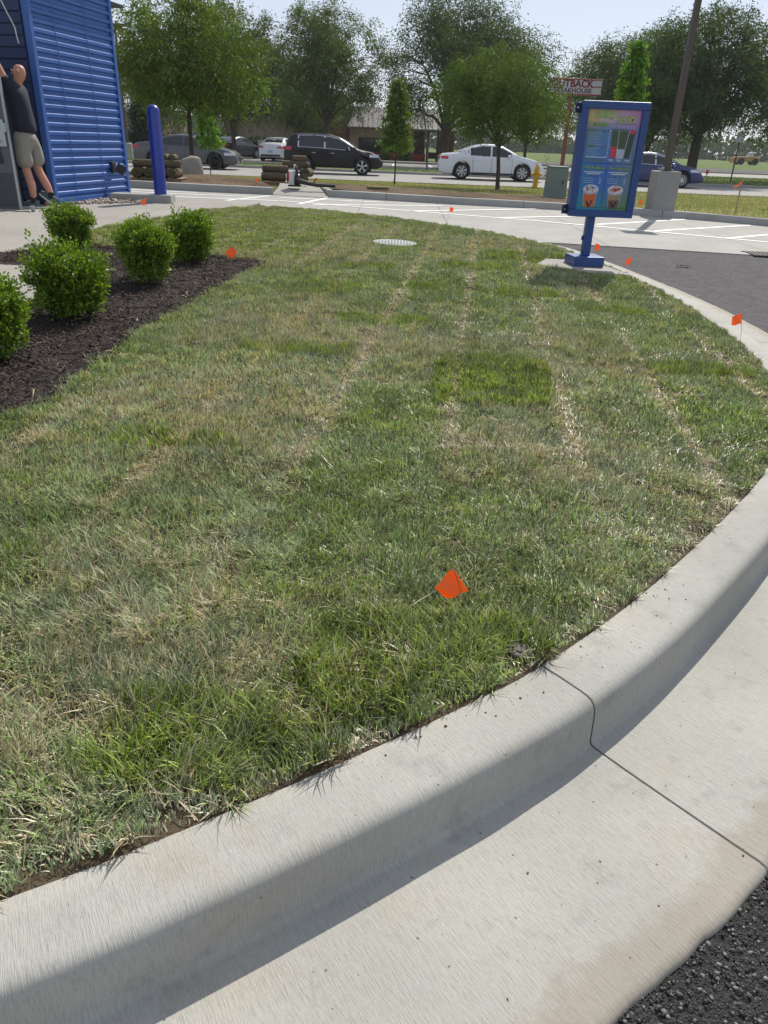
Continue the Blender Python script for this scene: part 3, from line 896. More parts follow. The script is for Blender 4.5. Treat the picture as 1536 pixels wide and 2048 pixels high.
# far parking lot (left / centre) and far roads (right)
sheet('far_parking_lot', [(-70, 46.9), (12.3, 46.9), (12.3, 76), (-70, 76)], M['asphalt_far'], -.05, -.002)
sheet('far_road', [(12.6, 58.4), (200, 58.4), (200, 74), (12.6, 74)], M['road'], -.05, .004)
sheet('far_side_road', [(12.6, 78), (260, 78), (260, 100), (12.6, 100)], M['asphalt_dark'], -.05, .002)
fm = empty('far_stall_markings', (0, 50, 0), kind='structure')
for k in range(14):
    x0 = -22 + k * 2.7
    MB().prism([(x0, 6.5), (x0 + .12, 6.5), (x0 + .12, 12), (x0, 12)], 0, .004).build('stall_line', M['paint'], fm)
fk = empty('far_walk', (0, 64, 0), kind='structure')
MB().prism([(-60, 0), (12, 0), (12, 1.2), (-60, 1.2)], -.02, .14).build('kerb_section', M['kerb_far'], fk, bevel=.02)

# ================================================================== OBJECTS
def gz(x, y):
    return float(lawnz(x, y)) if y < 19 else float(verge(x, y))

# ------------------------------------------------------------------ shrubs
def shrub(name, label, cx, cy, h, wd, n, seed, group='round boxwood shrubs in the mulch bed'):
    r = np.random.default_rng(seed)
    root = empty(name, (cx, cy, gz(cx, cy)), 0, label, 'shrub', group)
    # shoots: directions over an egg shape, each ending in a leafy tip
    ns = 420
    d = r.normal(0, 1, (ns, 3)); d[:, 2] = np.where(d[:, 2] < 0, d[:, 2] * .9, d[:, 2]); d /= np.linalg.norm(d, axis=1)[:, None]
    lump = .76 + .42 * vnoise(np.arctan2(d[:, 1], d[:, 0]) * 1.1, d[:, 2] * 2.2, 1.6, seed) + r.normal(0, .045, ns)
    lump += np.where(r.random(ns) < .12, .16, 0) * np.clip(d[:, 2] + .3, 0, 1)
    ctr = np.array([0, 0, h * .50])
    rad = np.array([wd / 2, wd / 2, h * .52])
    low = np.clip(.80 + .35 * d[:, 2], .74, 1)
    tip = ctr + d * rad * lump[:, None] * np.c_[low, low, np.ones(ns)]
    tip[:, 2] = np.maximum(tip[:, 2], .02 + .03 * r.random(ns))
    # leaves along the outer part of each shoot
    per = n // ns
    k = np.repeat(np.arange(ns), per)
    t = 1 - r.random(len(k)) ** 1.6 * .60
    P = ctr * 1.0 + (tip[k] - ctr) * t[:, None] + r.normal(0, .017, (len(k), 3))
    P[:, 2] = np.maximum(P[:, 2], .012)
    axis = d[k] * .7 + r.normal(0, .75, (len(k), 3)) + np.array([0, 0, .35]); axis /= np.linalg.norm(axis, axis=1)[:, None]
    side = np.cross(axis, r.normal(0, 1, (len(k), 3))); side /= np.linalg.norm(side, axis=1)[:, None]
    L = (.019 + .013 * r.random(len(k)))[:, None]; W = L * .60
    V = np.stack([P, P + axis * L * .55 + side * W * .5, P + axis * L, P + axis * L * .55 - side * W * .5], 1)
    F = np.arange(len(k) * 4).reshape(-1, 4)
    fresh = np.clip((t - .80) / .2, 0, 1)[:, None] * r.random((len(k), 1))
    c = (np.array([.105, .195, .018]) * (1 - fresh) + np.array([.30, .44, .045]) * fresh) * (.60 + .7 * r.random((len(k), 1)))
    linkmesh('foliage', npmesh('foliage', V.reshape(-1, 3), F, np.repeat(c[:, None], 4, 1).reshape(-1, 3)), M['boxleaf'], root)
    mb = MB()
    for i in r.choice(ns, 70, replace=False):
        a = np.array([r.normal(0, .02), r.normal(0, .02), 0.0]); b = ctr * .6 + r.normal(0, .02, 3); e = ctr + (tip[i] - ctr) * .8
        mb.tube([a, b, e], [.007, .005, .0015], 4, cap=False)
    mb.build('stems', M['bark'], root, fix=False)
    return root
SH = [('round boxwood shrub cut by the left photo edge', -2.30, 4.22, .45, .52, 1),
      ('wide boxwood shrub with the tall left shoot, nearest the small walk slab', -2.27, 5.30, .50, .62, 2),
      ('upright dense boxwood shrub in the middle of the mulch bed', -2.14, 6.66, .50, .53, 3),
      ('boxwood shrub beside the orange flag at the far end of the mulch', -2.08, 7.90, .46, .55, 4),
      ('boxwood shrub at the walkway edge, closest to the blue building', -3.40, 8.22, .44, .53, 6)]
for lab, x, y, h, wd, sd in SH:
    shrub('boxwood_shrub', lab, x, y, h * .97, wd * .95, 14700, sd)

# ------------------------------------------------------------------ marker flags
M['flag'] = leafmat('flag_vinyl', .5, .04, .35, (1, .95, .8))
M['wire'] = pm('flag_wire', (.35, .34, .33), .4, .8)
def flag(label, base, top, corners, name='marker_flag', col=(1.0, .26, .04)):
    """wire from base to top; flag sheet through four corner points (c0,c1 along the wire)"""
    b = np.array(base, float)
    root = empty(name, tuple(b), 0, label, 'flag', 'orange marker flags')
    mb = MB(); tp = np.array(top) - b
    mb.tube([(0, 0, -.03), tuple(tp * .5 + np.array([.004, 0, 0])), tuple(tp)], .0016, 5)
    mb.build('wire', M['wire'], root)
    c = [np.array(q) - b for q in corners]
    G = np.zeros((9, 6, 3))
    for i in range(9):
        for j in range(6):
            u, v = i / 8, j / 5
            p = (c[0] * (1 - v) + c[1] * v) * (1 - u) + (c[3] * (1 - v) + c[2] * v) * u
            p = p + np.array([0, .010 * math.sin(u * 5 + v * 2) * u, .003 * math.sin(u * 7)])
            G[i, j] = p
    V = G.reshape(-1, 3); V2 = V + np.array([0, .0006, 0])
    idx = np.arange(54).reshape(9, 6)
    F = np.stack([idx[:-1, :-1], idx[1:, :-1], idx[1:, 1:], idx[:-1, 1:]], -1).reshape(-1, 4)
    me = npmesh('flag_sheet', np.vstack([V, V2]), np.vstack([F, F[:, ::-1] + 54]), np.tile(np.array(col), (108, 1)))
    linkmesh('flag_sheet', me, M['flag'], root, smooth=True)
    return root
def fl(label, x, y, xz):
    z = gz(x, y)
    pts = [(a, y - (.012 if i > 1 else 0), c) for i, (a, c) in enumerate(xz)]
    tp = pts[0] if pts[0][2] > pts[1][2] else pts[1]
    return flag(label, (x, y, z), tp, pts)
fl('orange marker flag lying tilted in the near turf by the kerb', .269, 1.848, [(.209, .353), (.258, .277), (.187, .256), (.155, .299)])
fl('orange marker flag on its wire at the right kerb edge of the lawn', 2.577, 5.469, [(2.527, .435), (2.539, .361), (2.468, .351), (2.453, .415)])
fl('orange marker flag at the kerb just right of the menu board base', 2.727, 9.05, [(2.756, .361), (2.750, .289), (2.700, .262), (2.690, .337)])
fl('small orange marker flag directly behind the menu board post', 2.50, 9.823, [(2.512, .413), (2.508, .32), (2.565, .345), (2.560, .405)])
fl('orange marker flag at the far tip of the mulch bed', -1.678, 8.15, [(-1.700, .413), (-1.650, .355), (-1.714, .295), (-1.776, .353)])
fl('orange marker flag standing where the lawn meets the walkway by the blue bollard', -3.568, 11.305, [(-3.556, .615), (-3.556, .53), (-3.605, .522), (-3.605, .600)])
fl('orange marker flag at the far lawn edge against the concrete lot', .86, 13.25, [(.895, .525), (.885, .455), (.945, .455), (.955, .52)])
fl('tiny orange marker flag beside the grey lamp base behind the menu board', 5.80, 19.35, [(5.83, .42), (5.82, .33), (5.90, .33), (5.90, .42)])
fl('tiny orange marker flag left of the right sod pallet', -3.38, 19.25, [(-3.38, .58), (-3.38, .49), (-3.32, .49), (-3.32, .58)])

# ------------------------------------------------------------------ lids in the lawn
M['lid'] = pm('lid_plastic', (.085, .07, .055), .7, var=.3, scale=30, bmp=.3, bscale=40)
M['lid_pale'] = pm('dusty_lid', (.36, .37, .36), .8, var=.25, scale=12, bmp=.3, bscale=30)
r0 = empty('sprinkler_head', (.40, 1.705, gz(.40, 1.705)), 0, 'small round sprinkler cap sunk in the turf next to the kerb joint', 'sprinkler')
mb = MB(); mb.lathe([(.0, .0), (.033, .0), (.033, .014), (.029, .018), (.026, .0165), (.0, .0165)], 24); mb.build('cap', M['lid'], r0, smooth=True)
mb = MB()
for k in range(10):
    a = k * .628; mb.box((math.cos(a) * .021, math.sin(a) * .021, .0175), (.007, .002, .003), rz=a)
mb.lathe([(.0, .0165), (.010, .0165), (.010, .020), (.0, .0205)], 14)
mb.build('ribs', M['lid'], r0)
r0 = empty('manhole_cover', (0.0, 10.15, gz(0, 10.15)), 0, 'pale round manhole cover set in the lawn', 'manhole cover')
r0.rotation_euler = (R(.7), R(1.1), 0)
mb = MB(); mb.lathe([(.29, -.01), (.29, .022), (.255, .026), (.255, .018), (.245, .018), (.245, .027), (0, .027)], 40); mb.build('cover', M['lid_pale'], r0, smooth=True)
mb = MB()
for i in range(-5, 6):
    for j in range(-5, 6):
        if math.hypot(i, j) < 5.4: mb.box((i * .04, j * .04, .029), (.018, .018, .006))
tag(mb.build('studs', M['lid_pale'], r0), kind='stuff')

# ------------------------------------------------------------------ bollard with concrete kerb block
M['blue_plastic'] = pm('bollard_sleeve', (.012, .035, .33), .35, var=.08, scale=4, coat=.3)
bx_, by_ = -4.02, 13.62
bz = gz(bx_, by_)
t = empty('kerb_block', (-4.30, 13.62, gz(-4.30, 13.62)), R(2), 'raised pale concrete kerb block at the foot of the blue bollard', 'kerb')
MB().box((-.02, 0, .05), (1.02, .34, .14)).build('block', M['kerb_far'], t, bevel=.015)
t = empty('bollard', (bx_, by_ + .02, bz + .10), 0, 'tall glossy blue bollard with rounded top beside the blue building', 'bollard')
ht = 1.37
pr = [(.102, 0), (.102, ht - .1)] + [(.102 * math.cos(a), ht - .1 + .1 * math.sin(a)) for a in np.linspace(.15, 1.5, 8)] + [(0, ht)]
MB().lathe(pr, 28).build('sleeve', M['blue_plastic'], t, smooth=True)
MB().lathe([(.106, 0), (.106, .012), (.1, .014)], 28).build('base_ring', M['blue_plastic'], t, smooth=True)

# ------------------------------------------------------------------ blue building
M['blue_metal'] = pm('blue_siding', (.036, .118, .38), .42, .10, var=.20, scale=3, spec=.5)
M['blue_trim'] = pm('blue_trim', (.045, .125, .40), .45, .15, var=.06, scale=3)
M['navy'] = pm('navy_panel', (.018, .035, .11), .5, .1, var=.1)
M['dark_grey'] = pm('dark_grey_panel', (.055, .058, .062), .55, .1, var=.15)
M['grey_door'] = pm('grey_door_paint', (.10, .11, .12), .5, .1, var=.1)
M['alu'] = pm('brushed_edge', (.42, .44, .46), .4, .6, var=.1)
M['black_plastic'] = pm('black_plastic', (.02, .02, .021), .45, var=.2)
M['chrome'] = pm('chrome', (.7, .7, .72), .2, 1.0, var=.05)
A = np.array([-5.21, 12.12]); B = np.array([-4.82, 14.42])
dW = (B - A) / np.linalg.norm(B - A); LW = float(np.linalg.norm(B - A))
ang = math.atan2(dW[1], dW[0])
zb = gz(*A)
st = empty('coffee_shop', (A[0], A[1], zb), ang, 'bright blue corrugated metal building at the left edge', 'building')
# local: x along the side wall, y outward is -y ; wall face at y=0
WH = 3.4
pit = .118
P = []
for zi in np.arange(0, WH / pit + .001, 1):
    z = .10 + zi * pit
    for dz, dy in ((0, 0.0), (.030, 0.0), (.046, -.028), (.086, -.028), (.104, 0.0)):
        if z + dz < WH: P.append((dy, z + dz))
G = np.zeros((2, len(P), 3))
for j, (dy, z) in enumerate(P):
    G[0, j] = (.07, dy, z); G[1, j] = (LW - .07, dy, z)
MB().grid(G).build('corrugated_siding', M['blue_metal'], st, fix=False)
MB().box((LW / 2, 1.6, WH / 2 + .02), (LW - .01, 3.18, WH - .03)).build('wall_core', M['navy'], st)
MB().box((.035, .012, WH / 2), (.08, .10, WH)).build('corner_trim', M['blue_trim'], st, bevel=.006)
MB().box((LW - .035, .012, WH / 2), (.08, .10, WH)).build('corner_trim', M['blue_trim'], st, bevel=.006)
for sx_ in (.62, 1.48):
    MB().box((sx_, -.0305, 1.70), (.012, .004, 3.2)).build('panel_seam', M['blue_trim'], st)
MB().box((LW / 2, .012, .052), (LW - .16, .09, .10)).build('base_trim', M['blue_trim'], st, bevel=.005)
MB().box((LW / 2, .03, WH + .03), (LW, .12, .08)).build('top_trim', M['blue_trim'], st, bevel=.005)
MB().box((LW / 2 + .55, 1.4, WH - .35 + .42), (LW + 1.2, 3.3, .05), rx=0).build('roof', M['dark_grey'], st)
MB().box((LW + .36, .9, WH - .44), (.62, 1.6, .05)).build('rear_awning', M['dark_grey'], st, bevel=.008)
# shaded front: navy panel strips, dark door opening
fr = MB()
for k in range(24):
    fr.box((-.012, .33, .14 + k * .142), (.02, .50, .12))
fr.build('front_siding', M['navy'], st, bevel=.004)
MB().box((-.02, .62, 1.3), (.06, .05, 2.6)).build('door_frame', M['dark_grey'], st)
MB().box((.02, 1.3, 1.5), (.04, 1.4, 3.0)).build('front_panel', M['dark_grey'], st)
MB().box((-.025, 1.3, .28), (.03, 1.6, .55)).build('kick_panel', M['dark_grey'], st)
# outdoor outlet with its cover flipped open
sp = empty('outlet_box', (A[0] + dW[0] * 1.78 + .045, A[1] + dW[1] * 1.78, zb + .50), ang, 'black outlet box with flipped cover low on the blue wall', 'outlet')
MB().box((0, 0, 0), (.10, .055, .17)).build('housing', M['black_plastic'], sp, bevel=.008)
MB().box((.085, -.095, -.03), (.16, .012, .15), rz=R(-40), ry=R(28)).build('cover', M['black_plastic'], sp, bevel=.004)
MB().box((.125, -.14, -.115), (.05, .02, .03), rz=R(-40), ry=R(28)).build('latch', M['chrome'], sp, bevel=.004)
MB().tube([(-.02, -.03, .06), (-.02, -.07, .08), (.02, -.075, .07), (.03, -.035, .05)], .006, 6).build('hinge_bail', M['chrome'], sp)

# open grey door and the loose cable
d = empty('door', (-5.37, 11.36, gz(-5.37, 11.36)), R(187), 'open grey metal door with pale edge at the left photo border', 'door')
MB().box((.52, 0, 1.06), (1.0, .045, 2.1)).build('door_leaf', M['grey_door'], d, bevel=.004)
MB().box((.006, 0, 1.06), (.026, .052, 2.11)).build('edge_strip', M['alu'], d, bevel=.003)
MB().box((.5, .026, .26), (.92, .006, .44)).build('kick_plate', M['dark_grey'], d)
MB().box((.34, .030, 1.15), (.40, .012, 1.0)).build('inset_panel', M['dark_grey'], d)
hd = MB(); hd.box((.09, .045, .98), (.10, .05, .34)); hd.box((.035, .05, 1.05), (.05, .05, .12)); hd.build('lock_case', M['alu'], d, bevel=.01)
MB().tube([(.10, .06, .88), (.10, .10, .88), (.34, .10, .86)], .012, 8).build('lever', M['alu'], d, smooth=True)
MB().box((.16, .045, .66), (.05, .03, .12)).build('door_stop_bracket', M['black_plastic'], d, bevel=.006)
t = empty('loose_cable', (-5.42, 11.95, 2.95), 0, 'thin white cable dangling above the man at the top left', 'cable')
MB().tube([(-.12, 0, .25), (-.02, 0, .0), (.03, 0, -.12), (.06, .0, -.18), (.10, 0, -.28), (.105, 0, -.38), (.12, 0, -.46)], .007, 6).build('cable', pm('white_cable', (.75, .74, .70), .5), t, smooth=True)
t = empty('floor_bracket', (-5.12, 11.15, gz(-5.12, 11.15)), R(15), 'small metal floor clip on the walkway below the door', 'bracket')
MB().tube([(-.40, .05, .01), (-.2, -.02, .01), (-.05, .03, .012)], .008, 6).build('cord', M['black_plastic'], t)
MB().box((0, .02, .045), (.05, .018, .09), rx=R(20)).build('plate', M['alu'], t, bevel=.004)

# ------------------------------------------------------------------ person
M['skin'] = pm('skin', (.50, .235, .165), .55, var=.12, scale=12)
M['shirt'] = pm('navy_shirt', (.012, .014, .032), .85, var=.2, scale=20, bmp=.3, bscale=14)
M['shorts'] = pm('grey_shorts', (.27, .245, .215), .9, var=.12, scale=18, bmp=.4, bscale=12)
M['shoe'] = pm('shoe_mesh', (.06, .10, .11), .7, var=.5, scale=40)
M['sole'] = pm('shoe_sole', (.62, .60, .56), .7)
M['sock'] = pm('black_sock', (.015, .015, .016), .9)
def skin(name, verts, edges, radii, root_i, mat, parent, sub=2):
    me = bpy.data.meshes.new(name); me.from_pydata(verts, edges, []); me.update()
    o = bpy.data.objects.new(name, me); COL.objects.link(o)
    md = o.modifiers.new('skin', 'SKIN'); md.use_smooth_shade = True
    for i, rr in enumerate(radii):
        v = me.skin_vertices[0].data[i]
        v.radius = rr if hasattr(rr, '__len__') else (rr, rr)
        v.use_root = (i == root_i)
    sb = o.modifiers.new('sub', 'SUBSURF'); sb.levels = sub; sb.render_levels = sub
    dg = bpy.context.evaluated_depsgraph_get()
    me2 = bpy.data.meshes.new_from_object(o.evaluated_get(dg))
    bpy.data.objects.remove(o, do_unlink=True)
    me2.name = name; me2.materials.clear()
    return linkmesh(name, me2, mat, parent, smooth=True)
pz = gz(-5.42, 11.78)
pe = empty('person', (-5.36, 11.72, pz), 0, 'man in navy shirt and grey shorts reaching up beside the grey door', 'person')
V = [(.05, 0, .98), (.03, 0, 1.14), (.01, 0, 1.34), (0, 0, 1.50), (.05, .0, 1.585), (.09, 0, 1.645), (.105, 0, 1.735), (.12, 0, 1.83),
     # right (near) arm raised
     (-.02, -.16, 1.545), (-.08, -.20, 1.76), (-.17, -.18, 2.00), (-.23, -.12, 2.20), (-.26, -.09, 2.29),
     # left arm raised forward
     (-.02, .16, 1.53), (-.20, .20, 1.62), (-.40, .16, 1.74), (-.52, .10, 1.86), (-.56, .09, 1.93),
     # near leg
     (.03, -.10, .90), (.03, -.11, .52), (.05, -.12, .46), (.075, -.11, .28), (.07, -.10, .09), (.05, -.10, .045), (-.08, -.11, .03),
     # far leg, heel lifted behind
     (.08, .09, .90), (.10, .10, .55), (.12, .10, .48), (.20, .10, .31), (.255, .10, .16), (.245, .10, .12), (.14, .09, .04)]
E_ = [(0, 1), (1, 2), (2, 3), (3, 4), (4, 5), (5, 6), (6, 7), (3, 8), (8, 9), (9, 10), (10, 11), (11, 12), (3, 13), (13, 14), (14, 15), (15, 16), (16, 17),
      (0, 18), (18, 19), (19, 20), (20, 21), (21, 22), (22, 23), (23, 24), (0, 25), (25, 26), (26, 27), (27, 28), (28, 29), (29, 30), (30, 31)]
RD = [(.13, .11), (.12, .10), (.125, .10), (.095, .085), .058, .068, .098, .062, .068, .052, .044, .036, .034, .068, .05, .043, .036, .034,
      .088, .062, .060, .060, .038, .040, .030, .088, .064, .060, .060, .038, .038, .030]
skin('body', V, E_, RD, 0, M['skin'], pe)
# shirt (torso + sleeves), shorts
skin('shirt', [(.055, 0, .93), (.045, 0, 1.10), (.03, 0, 1.26), (.01, 0, 1.42), (.0, 0, 1.52), (-.02, -.16, 1.56), (-.075, -.195, 1.70), (-.02, .16, 1.545), (-.14, .19, 1.60)],
     [(0, 1), (1, 2), (2, 3), (3, 4), (4, 5), (5, 6), (4, 7), (7, 8)], [(.20, .175), (.19, .17), (.19, .165), (.185, .165), (.135, .125), .095, .076, .095, .076], 0, M['shirt'], pe)
skin('shorts', [(.055, 0, 1.03), (.05, 0, .93), (.035, -.10, .84), (.035, -.115, .66), (.04, -.12, .52), (.09, .09, .84), (.105, .10, .68), (.115, .10, .54)],
     [(0, 1), (1, 2), (2, 3), (3, 4), (1, 5), (5, 6), (6, 7)], [(.175, .155), (.17, .155), .118, .118, .118, .118, .118, .112], 0, M['shorts'], pe)
MB().box((.055, -.155, 1.055), (.16, .012, .03)).build('belt', M['sock'], pe, bevel=.004)
for (ox, oy, oz, ry) in ((.055, -.105, 0.0, 0.0), (.235, .10, .055, R(38))):
    so = MB()
    pr = [(-.205, .030), (-.19, .042), (-.12, .050), (-.04, .044), (.03, .040), (.075, .036), (.088, .02)]
    G = []
    for (xx, wy) in pr:
        hh = np.interp(xx, [-.205, -.15, -.05, .0, .088], [.045, .062, .085, .105, .085])
        G.append([(xx, wy * math.cos(a), max(.024, .024 + hh * math.sin(a)) if a not in (0,) else .024) for a in np.linspace(0, math.pi, 9)])
    so.grid(G); k = 9
    so.f.append(tuple(range(k))); so.f.append(tuple(reversed(range((len(pr) - 1) * k, len(pr) * k))))
    s_ = so.build('shoe', M['shoe'], pe, smooth=True)
    s_.location = (ox, oy, oz); s_.rotation_euler = (0, ry, 0)
    MB().prism([(x_, s2 * (wy + .006)) for s2 in (1,) for x_, wy in pr] + [(x_, -(wy + .006)) for x_, wy in reversed(pr)], 0, .026).build('sole', M['sole'], s_, bevel=.006)
    lc = MB()
    for q_ in range(3): lc.box((-.10 + q_ * .035, 0, .088 + q_ * .011), (.010, .05, .006))
    tag(lc.build('laces', M['sole'], s_), kind='stuff')
MB().tube([(.06, -.10, .07), (.072, -.10, .165)], [.046, .045], 14).build('sock', M['sock'], pe, smooth=True)
MB().tube([(.235, .10, .125), (.25, .10, .215)], [.046, .045], 14).build('sock', M['sock'], pe, smooth=True)
# head details: ears, nose, brow, short beard
MB().lathe([(.0, -.012), (.022, -.006), (.026, .004), (.012, .012), (0, .013)], 12, (.125, -.098, 1.735), 'Y').build('ear', M['skin'], pe, smooth=True)
MB().lathe([(.0, -.012), (.022, -.006), (.026, .004), (.012, .012), (0, .013)], 12, (.125, .098, 1.735), 'Y').build('ear', M['skin'], pe, smooth=True)
MB().add([(.012, -.014, 1.715), (.012, .014, 1.715), (-.014, 0, 1.712), (.016, 0, 1.765), (.018, 0, 1.700)], [(0, 2, 3), (2, 1, 3), (0, 4, 2), (4, 1, 2), (0, 3, 1, 4)]).build('nose', M['skin'], pe, smooth=True)
for s_ in (-1, 1):
    MB().lathe([(0, -.011), (.009, -.006), (.011, 0), (.009, .006), (0, .011)], 10, (.018, s_ * .034, 1.752)).build('eye', M['sole'], pe, smooth=True)
MB().box((.020, 0, 1.682), (.012, .045, .008)).build('mouth', pm('lips', (.32, .11, .09), .5), pe, bevel=.002)
# hands: palms with five fingers each closing towards the wall
for (c0, dr) in (((-.265, -.085, 2.30), (-.25, .1, .96)), ((-.565, .088, 1.945), (-.45, -.1, .88))):
    c0 = Vector(c0); dr = Vector(dr).normalized(); sd = dr.cross(Vector((0, 1, 0))).normalized(); nn = sd.cross(dr)
    hv = [c0 - dr * .02, c0 + dr * .05, c0 + dr * .085]; he = [(0, 1), (1, 2)]; hr = [(.030, .018), (.042, .016), (.040, .014)]
    for f_ in range(4):
        o_ = nn * (-.03 + f_ * .02); ln = (.062, .072, .068, .052)[f_]
        i0 = len(hv)
        hv += [c0 + dr * .085 + o_, c0 + dr * (.085 + ln * .5) + o_ - sd * .008, c0 + dr * (.085 + ln * .85) + o_ - sd * .03]
        he += [(2, i0), (i0, i0 + 1), (i0 + 1, i0 + 2)]; hr += [.010, .009, .0075]
    i0 = len(hv)
    hv += [c0 + dr * .02 - nn * .045, c0 + dr * .05 - nn * .062 - sd * .015, c0 + dr * .075 - nn * .058 - sd * .035]
    he += [(0, i0), (i0, i0 + 1), (i0 + 1, i0 + 2)]; hr += [.012, .010, .008]
    skin('hand', [tuple(v) for v in hv], he, hr, 0, M['skin'], pe, 1)

# ------------------------------------------------------------------ menu board
M['board_blue'] = pm('menu_board_blue', (.022, .065, .235), .42, .1, var=.07, scale=3, coat=.1)
t = empty('sign_pad', (2.2, 9.1, gz(2.2, 9.1)), 0, 'pale concrete pad under the blue menu board', 'concrete pad')
mb = MB(); mb.prism([(x - 2.2, y - 9.1) for x, y in SIGN_PAD], -.05, .018, lambda x, y: -.02 * x + .012 * y); mb.build('pad', M['walk'], t, bevel=.006)
bz = gz(2.25, 9.2) + .016
mbd = empty('menu_board', (2.25, 9.20, bz), 0, 'blue framed menu board on a single post beside the drive lane', 'menu board')
MB().box((0, .02, .055), (.36, .34, .11), rz=R(8)).build('base_box', M['board_blue'], mbd, bevel=.006)
MB().box((0, .02, .36), (.095, .095, .50)).build('post', M['board_blue'], mbd, bevel=.006)
MB().box((-.058, .02, .30), (.02, .05, .05)).build('post_cover', M['board_blue'], mbd, bevel=.004)
X0, X1, Z0, Z1 = -.275, .445, .775 - bz, 1.925 - bz
DEP = .17
cas = MB(); cas.box(((X0 + X1) / 2, -.05 + DEP / 2 + .03, (Z0 + Z1) / 2), (X1 - X0, DEP - .06 + .03, Z1 - Z0)); cas.build('cabinet', M['board_blue'], mbd, bevel=.006)
fw = .064
f_ = -.05
for nm, cx_, cz_, dx_, dz_ in (('frame_rail', (X0 + X1) / 2, Z1 - fw / 2 + .0, X1 - X0 + .012, fw + .012), ('frame_rail', (X0 + X1) / 2, Z0 + fw / 2, X1 - X0 + .012, fw + .012),
                               ('frame_stile', X0 + fw / 2, (Z0 + Z1) / 2, fw + .012, Z1 - Z0 - 2 * fw - .014), ('frame_stile', X1 - fw / 2, (Z0 + Z1) / 2, fw + .012, Z1 - Z0 - 2 * fw - .014)):
    MB().box((cx_, f_ - .005, cz_), (dx_, .05, dz_)).build(nm, M['board_blue'], mbd, bevel=.006)
for zz in (Z1 - .06, Z0 + .06):
    b_ = MB(); b_.box((X0 - .03, .06, zz), (.06, .012, .10)); b_.box((X0 - .055, .04, zz), (.012, .05, .10)); o_ = b_.build('bracket', M['navy'], mbd, bevel=.003)
    MB().lathe([(.009, -.01), (.009, .012), (0, .014)], 8, (X0 - .03, .05, zz), 'Y').build('bolt', M['chrome'], o_)
# poster print
PX0, PX1, PZ0, PZ1 = X0 + fw + .012, X1 - fw - .012, Z0 + fw + .012, Z1 - fw - .012
m, nt, bs = newmat('menu_print')
tc = N(nt, 'ShaderNodeTexCoord'); sx = N(nt, 'ShaderNodeSeparateXYZ'); nt.links.new(tc.outputs['Generated'], sx.inputs[0])
hz = sx.outputs[0]; vt = sx.outputs[2]
topc = ramp(nt, hz, [(0, (.62, .42, .10)), (.35, (.48, .40, .36)), (.7, (.56, .30, .48)), (1, (.50, .20, .50))])
midc = ramp(nt, hz, [(0, (.10, .19, .22)), (.5, (.07, .19, .44)), (1, (.20, .24, .50))])
lowc = ramp(nt, hz, [(0, (.03, .20, .50)), (.5, (.04, .14, .50)), (1, (.12, .22, .30))])
botc = ramp(nt, hz, [(0, (.03, .30, .40)), (.45, (.05, .26, .36)), (.7, (.07, .20, .13)), (1, (.16, .27, .09))])
c = mixc(nt, ramp(nt, vt, [(.02, 0), (.24, 1)]), botc, lowc)
c = mixc(nt, ramp(nt, vt, [(.50, 0), (.76, 1)]), c, midc)
c = mixc(nt, ramp(nt, vt, [(.80, 0), (.90, 1)]), c, topc)
nt.links.new(c, bs.inputs['Base Color']); bs.inputs['Roughness'].default_value = .18
PY = -.040
poster = MB().box(((PX0 + PX1) / 2, PY + .004, (PZ0 + PZ1) / 2), (PX1 - PX0 + .02, .006, PZ1 - PZ0 + .02)).build('menu_panel', m, mbd)
PWD, PHT = PX1 - PX0, PZ1 - PZ0
def inkmat(name, col, rough=.3): return pm(name, col, rough, var=.04, scale=30)
INK = {k: inkmat('ink_' + k, c) for k, c in dict(white=(.62, .66, .72), pale=(.30, .42, .62), lime=(.42, .70, .16), olive=(.10, .16, .07), navy=(.008, .014, .045), red=(.62, .035, .06), matcha=(.055, .085, .045),
        matcha2=(.040, .058, .040), cup=(.42, .46, .60), foam=(.66, .62, .62), orange=(.62, .13, .03), choc=(.16, .085, .05), tan=(.33, .22, .13), crumb=(.42, .07, .02), green=(.15, .26, .16), purple=(.13, .10, .34), sub=(.09, .14, .15)).items()}
layer = [0]
def UVp(u, v, k): return (PX0 + u * PWD, PY - .0010 - .0007 * k, PZ0 + v * PHT)
def shape(pts, ink, k, name='print', wd_=None):
    mb = MB(); mb.add([UVp(u, v, k) for u, v in pts] + [(UVp(u, v, k)[0], UVp(u, v, k)[1] + .0005, UVp(u, v, k)[2]) for u, v in pts],
                      [tuple(range(len(pts)))] + [(i, (i + 1) % len(pts), len(pts) + (i + 1) % len(pts), len(pts) + i) for i in range(len(pts))])
    return mb.build(name, INK[ink], poster)
def bar(u0, u1, v, th, ink, k=1): return shape([(u0, v - th), (u1, v - th), (u1, v + th), (u0, v + th)], ink, k, 'print_line')
def ell(cu, cv, a, b, n=28, a0=0, a1=6.283): return [(cu + a * math.cos(t), cv + b * math.sin(t)) for t in np.linspace(a0, a1, n, endpoint=(a1 - a0) < 6.2)]
def text(body, u, v, size, ink, k, shear=0.0, rot=0.0, offset=0.0, align='CENTER', parent=None, sx_=1.0, bold=.0):
    cu = bpy.data.curves.new('lettering', 'FONT'); cu.body = body; cu.size = size; cu.shear = shear; cu.align_x = align; cu.align_y = 'CENTER'; cu.offset = offset; cu.extrude = .0004
    cu.resolution_u = 3
    o = bpy.data.objects.new('tmp', cu); COL.objects.link(o)
    me = bpy.data.meshes.new_from_object(o.evaluated_get(bpy.context.evaluated_depsgraph_get()))
    bpy.data.objects.remove(o, do_unlink=True)
    me.name = 'lettering'; me.materials.clear()
    ob = linkmesh('lettering', me, INK[ink], poster if parent is None else parent)
    ob.rotation_euler = (R(90), -rot, 0); ob.scale = (sx_, 1, 1)
    ob.location = UVp(u, v, k)
    return ob
